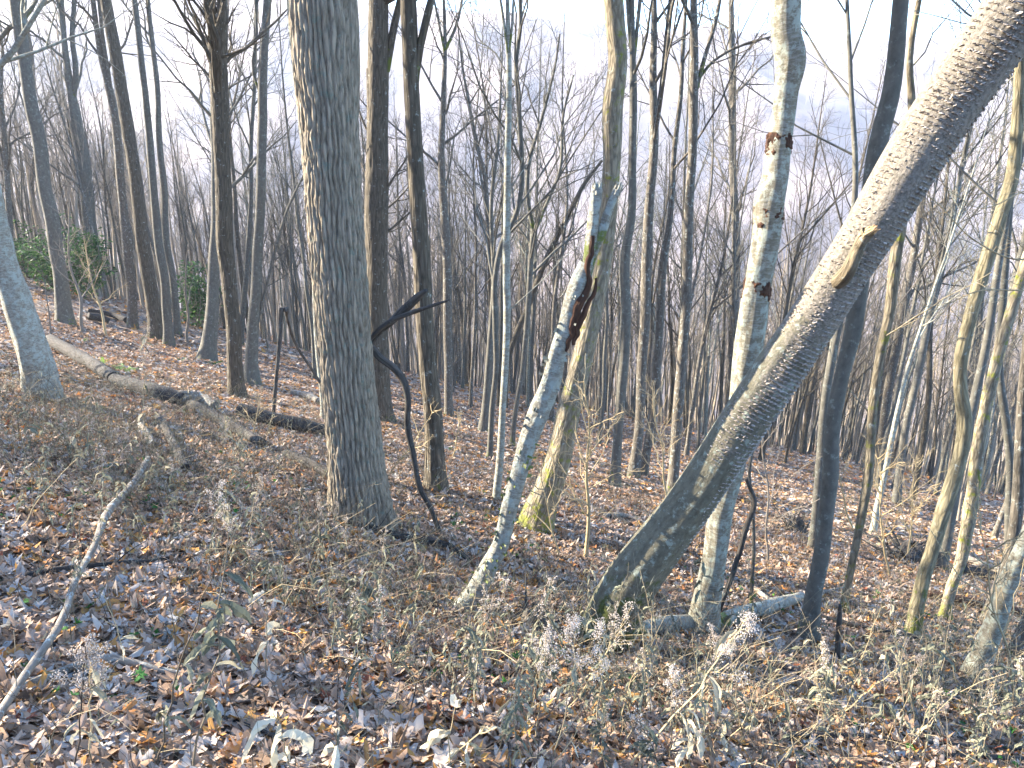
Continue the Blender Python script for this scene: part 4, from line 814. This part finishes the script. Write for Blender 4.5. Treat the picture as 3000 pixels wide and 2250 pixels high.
# ---------------------------------------------------------------- far-off wood as one mass (instances on points)
def wood(name, label, pts, rots, scl, kinds, protos):
    me = bpy.data.meshes.new(name); me.vertices.add(len(pts)); me.vertices.foreach_set('co', np.asarray(pts, np.float32).ravel())
    for nm, ty, dat, key in (('rot', 'FLOAT_VECTOR', rots, 'vector'), ('scl', 'FLOAT', scl, 'value'), ('kd', 'INT', kinds, 'value')):
        a = me.attributes.new(nm, ty, 'POINT'); a.data.foreach_set(key, np.asarray(dat, np.int32 if ty == 'INT' else np.float32).ravel())
    ob = bpy.data.objects.new(name, me); COL.objects.link(ob); tag(ob, label, 'wood', kind='stuff')
    ng = bpy.data.node_groups.new(name, 'GeometryNodeTree')
    ng.interface.new_socket('Geometry', in_out='INPUT', socket_type='NodeSocketGeometry'); ng.interface.new_socket('Geometry', in_out='OUTPUT', socket_type='NodeSocketGeometry')
    N = ng.nodes; L = ng.links; gi = N.new('NodeGroupInput'); go = N.new('NodeGroupOutput'); jn = N.new('GeometryNodeJoinGeometry')
    def na(nm, ty):
        x = N.new('GeometryNodeInputNamedAttribute'); x.data_type = ty; x.inputs[0].default_value = nm; return next(o for o in x.outputs if o.enabled and o.name == 'Attribute')
    kd, rt, sc_ = na('kd', 'INT'), na('rot', 'FLOAT_VECTOR'), na('scl', 'FLOAT')
    for k, po in enumerate(protos):
        oi = N.new('GeometryNodeObjectInfo'); oi.inputs['Object'].default_value = po
        oi.inputs['As Instance'].default_value = True
        cp = N.new('FunctionNodeCompare'); cp.data_type = 'INT'; cp.operation = 'EQUAL'
        ai = [s for s in cp.inputs if s.enabled and s.type == 'INT']; L.new(kd, ai[0]); ai[1].default_value = k
        ip = N.new('GeometryNodeInstanceOnPoints'); L.new(gi.outputs[0], ip.inputs['Points']); L.new(cp.outputs[0], ip.inputs['Selection'])
        L.new(oi.outputs['Geometry'], ip.inputs['Instance']); L.new(rt, ip.inputs['Rotation']); L.new(sc_, ip.inputs['Scale']); L.new(ip.outputs[0], jn.inputs[0])
    L.new(jn.outputs[0], go.inputs[0]); md = ob.modifiers.new('wood', 'NODES'); md.node_group = ng
    return ob
M['farbark'] = bark('far_bark_sunlit', (0.14, 0.115, 0.085), (0.42, 0.36, 0.28), .3, 20, 0, moss=0, bump=0, rough_ridge=False)  # paler than real bark: strong sunlight on far trees put into the colour
far_protos = []
for i in range(5):
    rng2 = np.random.default_rng(700+i); H = 10+i*.8; P, R = sinuous(H, .085, rng2); b = Acc(); b.tubes(P[None], R[None], 6)
    crown(b, P, R, rng2, n1=14, t0=.45, L1=H*.18, ang=38, n2=5, n3=3, S1=3, rmin=.0045, wig=.12, up=.3)
    o = b.build('far_tree_form', M[['farbark', 'dark', 'farbark', 'farbark', 'smooth'][i]]); COL.objects.unlink(o); far_protos.append(o)
rngf = np.random.default_rng(9)
n = 4400; d = 32+180*rngf.random(n*2)**1.05; a = rngf.uniform(-.72, .72, n*2); x, y = d*np.sin(a), d*np.cos(a)
keep = rngf.random(len(x)) < np.clip(1.25-d/260, .3, 1); x, y = x[keep][:n], y[keep][:n]; m = len(x)
wood('distant_wood', 'far-off bare wood filling the lower slope', np.stack([x, y, hgt(x, y)], 1), np.stack([rngf.normal(size=m)*.04, rngf.normal(size=m)*.04, rngf.uniform(0, 6.28, m)], 1), rngf.uniform(.5, .95, m), rngf.integers(0, 5, m), far_protos)
n = 700; y = rngf.uniform(235, 640, n); x = y*rngf.uniform(-.85, .85, n); z = hgt(x, y)
wood('hillside_wood', 'pale bare wood covering the hillside across the valley', np.stack([x, y, z], 1), np.stack([rngf.normal(size=n)*.04, rngf.normal(size=n)*.04, rngf.uniform(0, 6.28, n)], 1), rngf.uniform(1.0, 1.9, n), rngf.integers(0, 5, n), far_protos)

# ---------------------------------------------------------------- fallen leaves
def leaf_shapes():
    out = []
    for k, (lob, depth) in enumerate(((5, .42), (5, .3), (3, .25), (1, .0))):
        n = 15 if lob > 1 else 10; th = np.linspace(-math.pi, math.pi, n, endpoint=False)
        if lob == 5: r = 1 - depth*(.5-.5*np.cos(th*5)) - .25*(np.abs(th) > 2.4)
        elif lob == 3: r = .85 - depth*(.5-.5*np.cos(th*3)) - .2*(np.abs(th) > 2.2)
        else: r = .55/np.sqrt((np.cos(th)*.6)**2 + (np.sin(th)*1.1)**2)
        out.append(np.stack([r*np.cos(th), r*np.sin(th)], 1)*.5)
    half = [(.10, -.40), (.34, -.44), (.30, -.24), (.58, -.10), (.52, .06), (.30, .06), (.44, .34), (.28, .30), (.15, .22), (.12, .46)]
    mp = np.array([(0, -.40)] + half + [(0, .64)] + [(-a, b) for a, b in half[::-1]])
    out[0] = mp; out[2] = mp*np.array([.8, 1.05])
    return out
def leaves(name, label, x, y, size, rng, detail=True, zmax=.025, cat='leaf litter', mat='leaf', tilt=.26, rnd=None, zoff=None):
    acc = Acc(); n = len(x); shapes = leaf_shapes() if detail else [np.array([[.5, 0], [.15, .42], [-.45, .3], [-.5, -.25], [.1, -.45]])]
    nm = gnormal(x, y) + rng.normal(size=(n, 3))*tilt*rng.random((n, 1))**.5; nm = nrm(nm); z = hgt(x, y) + rng.random(n)*zmax + .004 + (0 if zoff is None else zoff)
    rv = rng.normal(size=(n, 3)); t = nrm(np.cross(nm, rv)); b = np.cross(nm, t); pick = rng.integers(0, len(shapes), n)
    col = rng.random(n)*.8+rng.normal(size=n)*.06 if rnd is None else rnd
    for k, sh in enumerate(shapes):
        i = np.where(pick == k)[0]; m = len(i)
        if not m: continue
        s = size[i]*(.6+.75*rng.random(m)); curl = rng.normal(size=m)*.55+.25; fold = rng.normal(size=m)*.55
        jit = 1+.13*rng.normal(size=(m, len(sh))); X = sh[None, :, 0]*jit; Y = sh[None, :, 1]*jit*(.75+.3*rng.random((m, 1)))
        zz = curl[:, None]*(X**2)*1.2 + fold[:, None]*(Y**2)*1.4 + .06*rng.normal(size=X.shape)
        c = np.stack([x[i], y[i], z[i]], 1)
        V = c[:, None] + s[:, None, None]*(X[..., None]*t[i][:, None] + Y[..., None]*b[i][:, None] + zz[..., None]*nm[i][:, None])
        V = np.concatenate([V, c[:, None]], 1); q = len(sh); i0 = np.arange(m)[:, None]*(q+1); T = np.concatenate([np.concatenate([i0+j, i0+(j+1) % q, i0+q], 1) for j in range(q)])
        acc.add(V, T=T, rnd=np.repeat(np.clip(col[i], 0, 1), q+1))
    return tag(acc.build(name, M[mat], smooth=detail), label, cat, kind='stuff')
def scatter(rng, n, r0, r1, a0=-.72, a1=.72):
    d = np.sqrt(rng.uniform(r0*r0, r1*r1, n)); a = rng.uniform(a0, a1, n); return d*np.sin(a), d*np.cos(a)
rl = np.random.default_rng(12)
def leafcol(rng, n):
    c = rng.choice([.05, .16, .28, .40, .50, .60, .70, .82, .90, .99], n, p=[.07, .13, .19, .20, .15, .09, .04, .08, .03, .02]); return np.clip(c+rng.normal(size=n)*.035, 0, 1)
x1, y1 = scatter(rl, 23000, .9, 4.6); x2, y2 = scatter(rl, 62000, 4.6, 10); x = np.r_[x1, x2]; y = np.r_[y1, y2]; n = len(x)
leaves('fallen_leaves', 'tan, grey and orange fallen leaves covering the near slope', x, y, np.r_[np.full(len(x1), .082), np.full(len(x2), .074)], rl, True, rnd=leafcol(rl, n))
x, y = scatter(rl, 120000, 9, 24); n = len(x)
leaves('fallen_leaves', 'finer fallen leaves spread over the slope under the trees', x, y, np.full(n, .082), rl, False, .03, rnd=leafcol(rl, n))
x, y = scatter(rl, 60000, 23, 62); n = len(x)
leaves('fallen_leaves', 'fallen leaves far down the wooded slope', x, y, np.full(n, .16), rl, False, .04, rnd=leafcol(rl, n))

# ---------------------------------------------------------------- undergrowth: dry fine weeds nobody could count
ru = np.random.default_rng(44)
def weed_density(x, y):
    # thickest in a band from the shaggy birch down to the lower right corner, open leaves at lower left
    px = np.zeros(len(x)); py = np.zeros(len(x)); z = hgt(x, y); c, s = math.cos(PITCH), math.sin(PITCH)
    f = y*c-(z-CAMZ)*s; u = y*s+(z-CAMZ)*c; px = 1500+FPX*x/f; py = 1125-FPX*u/f
    band = np.interp(px, [-200, 0, 300, 700, 1100, 1600, 2100, 2500, 3100], [1260, 1280, 1350, 1500, 1720, 1950, 2060, 2120, 2130]); w = np.interp(px, [0, 700, 1600, 3000], [170, 260, 230, 300])
    dn = np.exp(-((py-band)/w)**2); n = .45+.75*vnoise(x*1.1, y*1.1, s=21)+.4*vnoise(x*3.5, y*3.5, s=22)
    return np.clip(dn*1.0*(n+.1) + .05, 0, 1)
def undergrowth():
    x, y = scatter(ru, 60000, 1.5, 14); k = ru.random(len(x)) < weed_density(x, y)*.72; x, y = x[k], y[k]; n = len(x)
    H = (.12+.5*ru.random(n)**2); u = np.linspace(0, 1, 5); z = hgt(x, y); az = ru.uniform(0, 6.28, n); ln = ru.normal(size=n)*.5+.5
    d = nrm(np.stack([np.cos(az)*ln, np.sin(az)*ln-.1, np.ones(n)], 1)); g = np.stack([x, y, z-.01], 1)
    C = g[:, None] + H[:, None, None]*(u[None, :, None]*d[:, None] + (u**2)[None, :, None]*np.stack([np.cos(az)*.4, np.sin(az)*.4, -.35*ru.random(n)], 1)[:, None]) + ru.normal(size=(n, 5, 3))*.03*H[:, None, None]*u[None, :, None]
    col = np.clip(.4+.3*ru.normal(size=n), 0, 1); a = Acc(); a.tubes(C, (.0016*(1-.6*u))[None]*np.ones((n, 1)), 3, rnd=col)
    tag(a.build('dry_undergrowth', M['stalk'], smooth=False), 'thin dry stems of low undergrowth on the slope', 'undergrowth', kind='stuff')
    m = 6; t = ru.uniform(.15, 1, (n, m)); p, _, T = interp_on(C, np.ones((n, 5)), t); p = p.reshape(-1, 3); N = len(p)
    dr = nrm(ru.normal(size=(N, 3))+np.array([0, 0, -.7])); sd_ = nrm(np.cross(dr, ru.normal(size=(N, 3)))); L = (.012+.038*ru.random((N, 1))**2); W = L*(.06+.09*ru.random((N, 1)))
    b1 = p+dr*L*.5+ru.normal(size=(N, 3))*L*.12; tip = p+dr*L+ru.normal(size=(N, 3))*L*.3; 
    V = np.stack([p, b1+sd_*W, b1-sd_*W, tip], 1); i = np.arange(N)[:, None]*4
    b = Acc(); b.add(V, T=np.concatenate([i+[[0, 1, 2]], i+[[2, 1, 3]]]), rnd=np.repeat(np.clip(.24+.26*ru.normal(size=N), 0, 1), 4))
    tag(b.build('withered_undergrowth', M['dry'], smooth=False), 'grey-green withered small leaves of the undergrowth', 'undergrowth', kind='stuff')
    # tall thin stalks standing through the foreground, straw and dark brown
    x, y = scatter(ru, 9000, 1.4, 9.5); k = ru.random(len(x)) < (.20+.5*weed_density(x, y)); x, y = x[k], y[k]; n = len(x); u = np.linspace(0, 1, 7)
    H = .2+.5*ru.random(n)**1.6; z = hgt(x, y); d = nrm(np.stack([ru.normal(size=n)*.24+.05, ru.normal(size=n)*.2-.03, np.ones(n)], 1)); g = np.stack([x, y, z-.01], 1)
    C = g[:, None] + H[:, None, None]*(u[None, :, None]*d[:, None] + (u**2.5)[None, :, None]*np.stack([ru.normal(size=n)*.3, ru.normal(size=n)*.3, -.3*ru.random(n)**2], 1)[:, None]); C[:, 1:] += ru.normal(size=(n, 6, 3))*.008
    cs = np.clip(np.where(ru.random(n) < .3, .05, .42+.22*ru.normal(size=n)), 0, 1); a = Acc(); rr_ = (.0011+.0013*ru.random(n)); a.tubes(C, rr_[:, None]*(1-.6*u)[None], 3, rnd=cs)
    B, rb = spawn(C, rr_[:, None]*(1-.6*u)[None], 3, ru, .4, 1, 38, H[:, None]*.22, K=4, up=.1, wig=.2, rmin=.0006); a.tubes(B, np.maximum(rb, .0006), 3, rnd=np.repeat(cs, 3))
    tag(a.build('dry_stalks', M['stalk'], smooth=False), 'tall thin straw and brown stalks standing over the leaves', 'undergrowth', kind='stuff')
    # grasses and small green growth in the near leaves
    x, y = scatter(ru, 1500, 1.4, 7); n = len(x); k = vnoise(x*1.7, y*1.7, s=31) > .25; x, y = x[k], y[k]; n = len(x)
    leaves('green_undergrowth', 'small green leaves of ground plants among fallen leaves', x, y, np.full(n, .045), ru, True, .05, 'ground plants', 'fern', .6, rnd=np.clip(.25+.15*ru.normal(size=n), 0, 1))
undergrowth()

# fallen twigs on the ground
def ground_twigs():
    x, y = scatter(ru, 3800, 1.5, 22); n = len(x); u = np.linspace(0, 1, 5); L = .15+.6*ru.random(n)**2; az = ru.uniform(0, 6.28, n)
    X = x[:, None]+L[:, None]*u*np.cos(az)[:, None]+ru.normal(size=(n, 5))*.02*u; Y = y[:, None]+L[:, None]*u*np.sin(az)[:, None]+ru.normal(size=(n, 5))*.02*u
    Z = hgt(X, Y)+.02+.05*ru.random((n, 1))*u; a = Acc(); a.tubes(np.stack([X, Y, Z], -1), (.002+.005*ru.random(n)**2)[:, None]*(1-.7*u)[None], 4)
    tag(a.build('fallen_twigs', M['dead']), 'small dead twigs strewn over the leaf litter', 'twigs', kind='stuff')
ground_twigs()

# ---------------------------------------------------------------- individual dried weeds
def strip_leaf(acc, p, d, L, W, rng, col, K=9):
    """a withered hanging leaf: a curling, twisting folded strip"""
    u = np.linspace(0, 1, K); dd = d.copy(); c = [p]; 
    for k in range(K-1): dd = nrm(dd + np.array([0, 0, -.28]) + rng.normal(size=3)*.14); c.append(c[-1]+dd*L/(K-1))
    c = np.array(c); T = nrm(np.gradient(c, axis=0)); s0 = nrm(np.cross(T, rng.normal(size=3))); ph = np.cumsum(rng.normal(size=K)*.35+.15)[:, None]
    s = s0*np.cos(ph)+np.cross(T, s0)*np.sin(ph); nrm_ = np.cross(T, s); w = (W*np.sin(np.pi*np.clip(u*.93+.05, 0, 1))**.7*(.8+.4*rng.random(K)))[:, None]
    V = np.stack([c-s*w+nrm_*w*.5, c-nrm_*w*.1, c+s*w+nrm_*w*.5], 1); i = np.arange(K*3).reshape(K, 3)
    Q = np.concatenate([np.stack([i[:-1, j], i[:-1, j+1], i[1:, j+1], i[1:, j]], -1) for j in (0, 1)]); acc.add(V, Q=Q, rnd=np.full(K*3, col))
def weed(px, py, tx, ty, seed, label, group=None, head=0, hcol=.7, nleaf=7, lcol=.45, scol=.5, w=.0032, Y=None, leafL=.07, arch=.0, hsize=.035, name='dried_weed', lw=.16):
    rng = np.random.default_rng(seed); g, t = gnd(px, py); Yt = g[1]-.03 if Y is None else Y
    top, _ = at(tx, ty, Yt); H = np.linalg.norm(top-g); u = np.linspace(0, 1, 12)
    P = g*(1-u[:, None])+top*u[:, None]; sdv = nrm(np.array([rng.normal(), rng.normal()*.4, 0.])); P += sdv*(np.sin(u*3.14)*(arch if arch else rng.normal()*.04)*H)[:, None]; P[1:-1] += rng.normal(size=(10, 3))*.006*H; P[0, 2] -= .02
    root = empty(name, g, label, 'weed', group); a = Acc(); a.tubes(P[None], (w*(1-.6*u))[None], 5, rnd=[scol])
    nb = 4 if head else 2
    B, rb = spawn(P[None], np.full((1, 12), w), nb, rng, .5, .95, 35, H*.18, K=5, up=.2, wig=.15, rmin=.0012); a.tubes(B, rb*0+.0013, 3, rnd=np.full(len(B), scol))
    hb_ = None
    if head:
        hs = Acc(); tips = [P[-1]]; m = 10
        A_, ra = spawn(P[None, -5:], np.full((1, 5), w*.4), m, rng, .0, 1, 48, hsize*1.7, K=4, up=.15, wig=.2, rmin=.0008); a.tubes(A_, ra*0+.0009, 3, rnd=np.full(m, scol))
        src = np.concatenate([A_.reshape(-1, 4, 3)[:, 1:].reshape(-1, 3), A_[:, -1], A_[:, -1]]); N = int(head*75); p = src[rng.integers(0, len(src), N)] + rng.normal(size=(N, 3))*hsize*.17
        r = .0013+.0020*rng.random(N); dirs = np.array([[1, 0, 0], [-1, 0, 0], [0, 1, 0], [0, -1, 0], [0, 0, 1], [0, 0, -1.]]); V = p[:, None]+dirs[None]*r[:, None, None]*(.7+.6*rng.random((N, 6, 1)))
        fc = np.array([[0, 2, 4], [2, 1, 4], [1, 3, 4], [3, 0, 4], [2, 0, 5], [1, 2, 5], [3, 1, 5], [0, 3, 5]]); hs.add(V, T=(np.arange(N)[:, None, None]*6+fc[None]).reshape(-1, 3), rnd=np.repeat(np.clip(hcol+.2*rng.normal(size=N), 0, 1), 6))
        hb_ = hs
    a.build('stem', M['stalk'], root, g, smooth=False)
    if hb_: hb_.build('seed_head', M['seed'], root, g, smooth=False)
    if nleaf:
        l = Acc()
        for k in range(nleaf):
            f = rng.uniform(.25, .95)*11; i = int(f); p = P[i]*(1-f+i)+P[min(i+1, 11)]*(f-i); az = rng.uniform(0, 6.28)
            strip_leaf(l, p, nrm(np.array([math.cos(az), math.sin(az), .2])), leafL*(.6+.8*rng.random()), leafL*lw*.72*(.6+.7*rng.random()), rng, float(np.clip(lcol+.14*rng.normal(), 0, 1)))
        l.build('withered_leaves', M['dry'], root, g, smooth=False)
W = [ # base px, top px, label, head, leaf count, leaf colour, stalk colour, extra
 ((420,1340),(430,960),'tall weed with grey fluffy head in front of the left trunks',9,6,.6,.6,dict(hsize=.075,hcol=.35,w=.004,leafL=.1)),
 ((600,1700),(642,1420),'weed with white fluffy spikes left of the oak foot',6,7,.4,.4,dict(hsize=.05,hcol=.95)),
 ((690,1640),(668,1520),'short white-headed weed beside the white fluffy spikes',5,4,.4,.4,dict(hsize=.035,hcol=.95)),
 ((720,1640),(762,1400),'tan-headed weed between fluffy spikes and the oak',4,4,.4,.6,dict(hsize=.04,hcol=.35)),
 ((640,1440),(655,1245),'weed with small brown head right of the broken mossy branch',4,5,.5,.6,dict(hsize=.035,hcol=.5)),
 ((250,1290),(345,1260),'low weed with white tufts on a bent stem at left',5,2,.5,.5,dict(hsize=.035,hcol=.95)),
 ((1150,1500),(1110,1335),'weed with a pale curled head against the oak bark',4,3,.6,.5,dict(hsize=.04,hcol=.8)),
 ((1330,2060),(1395,1940),'slim stalk holding a white fluffy tuft, bottom centre',6,1,.8,.8,dict(hsize=.022,hcol=.98,w=.002)),
 ((1560,2180),(1600,1850),'weed topped by a round cream seed cluster, centre foreground',8,8,.55,.6,dict(hsize=.045,hcol=.8)),
 ((1620,2230),(1690,1810),'broad cream-headed weed before the leaning trunk foot',9,9,.55,.6,dict(hsize=.055,hcol=.8)),
 ((1730,2240),(1770,1830),'weed with pale head left of the leaning trunk foot',8,8,.55,.65,dict(hsize=.05,hcol=.85)),
 ((1650,2100),(1850,1780),'arching weed with drooping tan leaves at the leaning foot',5,6,.7,.75,dict(hsize=.04,hcol=.6)),
 ((1960,2240),(1965,1970),'fluffy white-topped weed right of bottom centre',8,6,.6,.6,dict(hsize=.04,hcol=.95)),
 ((1830,2260),(2190,1800),'long golden stalk leaning right with pinkish fluffy head',12,5,.85,1.0,dict(hsize=.065,hcol=.85,w=.005,leafL=.11)),
 ((2235,2010),(2285,1870),'small white-headed weed below the dark trunk',4,3,.6,.7,dict(hsize=.028,hcol=.95)),
 ((2080,1990),(2090,1835),'weed with white head at the scarred birch foot',4,3,.6,.6,dict(hsize=.03,hcol=.9)),
 ((215,2270),(250,1890),'weed with a dark stalk and cream flower clusters, lower left',9,6,.75,.05,dict(hsize=.045,hcol=.5)),
 ((265,2260),(262,1900),'straw-coloured weed hung with seed clusters, lower left',9,5,.8,1.0,dict(hsize=.045,hcol=.55)),
 ((560,2270),(670,1560),'tall brown-stalked weed with limp grey leaves, left foreground',0,16,.35,.3,dict(leafL=.10,w=.0042)),
 ((455,2270),(640,1640),'dark slanting weed stalk beside the brown-stalked one',0,8,.4,.1,dict(leafL=.09,w=.004)),
 ((780,1990),(770,1700),'weed with two large pale withered leaves, left of centre',0,5,.95,.5,dict(leafL=.13,w=.003,lw=.22)),
 ((860,2330),(800,2090),'weed with cream curled leaves at the bottom edge',0,6,1.0,.5,dict(leafL=.14,w=.003,lw=.22)),
 ((990,2290),(990,2100),'weed with one pale pod-like leaf at the bottom edge',0,3,.95,.1,dict(leafL=.11,w=.003,lw=.2)),
 ((1325,2260),(1340,2060),'weed with a big cream papery leaf, bottom centre',0,3,1.0,.8,dict(leafL=.12,w=.003,lw=.24)),
 ((1280,2260),(1460,2130),'golden arching stalk with crumpled leaves, bottom centre',0,7,.9,.95,dict(leafL=.09,w=.004,arch=.15)),
 ((1590,2260),(1700,2125),'thin golden stalk bent at its tip, bottom centre right',0,1,.9,.95,dict(leafL=.06,w=.003)),
 ((1190,2110),(1290,1720),'dark bare stalk slanting right in the centre',0,3,.4,.0,dict(w=.0035)),
 ((1110,1790),(960,1960),'bent dark stalk in the centre left',0,4,.5,.2,dict(w=.003)),
 ((1565,2130),(1555,1920),'short black upright stalk in the centre foreground',0,1,.4,.0,dict(w=.003)),
 ((1010,1870),(1110,1600),'dark stalk slanting right below the oak',0,5,.4,.1,dict(w=.0035)),
 ((2020,2260),(2010,2060),'weed with cream hanging leaves right of bottom centre',0,7,.9,.7,dict(leafL=.12,w=.003)),
 ((2130,2200),(2060,1980),'weed with twisted pinkish leaves below the scarred birch',0,7,.8,.6,dict(leafL=.12,w=.003)),
 ((2470,2110),(2370,1960),'leafy golden weed bowed right, lower right',3,14,.6,.9,dict(leafL=.05,hsize=.03,hcol=.3)),
 ((2460,2100),(2680,1920),'long golden weed bowed to the right, lower right',4,14,.6,.95,dict(leafL=.05,hsize=.03,hcol=.3,w=.0035)),
 ((2350,2080),(2560,1960),'drooping leafy weed beside the long golden one',3,12,.55,.9,dict(leafL=.05,hsize=.03,hcol=.3)),
 ((2690,2240),(2760,2020),'dry weed in the lower right thicket',2,10,.5,.6,dict(hcol=.4)),
 ((2850,2260),(2900,2030),'leafy dry weed near the lower right corner',2,12,.45,.6,dict(hcol=.4)),
 ((60,1560),(230,1340),'thin tan stalk slanting over the left leaves',0,1,.5,.9,dict(w=.0028)),
 ((250,1460),(400,1270),'brown stalk slanting right above the pale stick',0,4,.6,.4,dict(w=.003,leafL=.08)),
 ((0,1760),(210,1530),'long dark stalk slanting across the left edge',0,1,.5,.1,dict(w=.003)),
 ((370,1960),(292,1730),'straw stalk in the left leaves',0,2,.8,.95,dict(w=.0025)),
]
for i, (b, tpx, lb, hd, nlf, lc, scl_, kw) in enumerate(W): weed(b[0], b[1], tpx[0], tpx[1], 900+i, lb, None, hd, kw.pop('hcol', .7), nlf, lc, scl_, **kw)
rw = np.random.default_rng(77); cnt = 0
GW = {0: ('dry leafy weed standing in the centre and right foreground thicket', 'dry weeds in the foreground thicket'), 1: ('dry leafy weed on the slope between the left logs and the oak', 'dry weeds on the left slope')}
while cnt < 170:
    px = rw.uniform(40, 3000); band = np.interp(px, [0, 300, 700, 1100, 1600, 2100, 2500, 3100], [1300, 1400, 1600, 1850, 2080, 2150, 2180, 2180]); py = band + rw.normal()*150
    if py > 2330 or py < 1230: continue
    if 1700 < px < 2200 and py < 1850: continue
    k = 0 if px > 1000 else 1; sc_ = np.interp(py, [1200, 2250], [90, 260]); seed = 2000+cnt
    weed(px, py, px+rw.normal()*sc_*.35, py-sc_*rw.uniform(.7, 1.7), seed, GW[k][0], GW[k][1], head=(int(rw.integers(2, 4)) if rw.random() < .3 else 0), hcol=rw.uniform(.2, .8), nleaf=int(rw.integers(7, 15)), lcol=rw.uniform(.15, .55), scol=rw.uniform(.1, .8), leafL=rw.uniform(.045, .085), w=.0024, hsize=.028)
    cnt += 1

# ---------------------------------------------------------------- haze
if HAZE:
    gx, gy = np.meshgrid(np.linspace(-1500, 1500, 240), np.linspace(-62, 1470, 400)); gz = hgt(gx, gy); ZB = float(gz.min())-3; ZT = float(gz.max())+24; print('haze', ZB, ZT)
    V = np.array([[x, y, z] for x in (-1560, 1560) for y in (-75, 1500) for z in (ZB, ZT)], float)
    Q = np.array([[0, 1, 3, 2], [4, 6, 7, 5], [0, 4, 5, 1], [2, 3, 7, 6], [0, 2, 6, 4], [1, 5, 7, 3]])
    hm = bpy.data.materials.new('haze_air'); hm.use_nodes = True; n_ = hm.node_tree; n_.nodes.remove(n_.nodes['Principled BSDF'])
    pv = n_.nodes.new('ShaderNodeVolumePrincipled'); pv.inputs['Density'].default_value = HAZE; pv.inputs['Color'].default_value = (.9, .93, 1, 1); pv.inputs['Anisotropy'].default_value = .3
    n_.links.new(pv.outputs[0], n_.nodes['Material Output'].inputs['Volume'])
    tag(mesh_np('haze', V, Q, hm, smooth=False), 'pale valley haze', 'haze', kind='stuff')
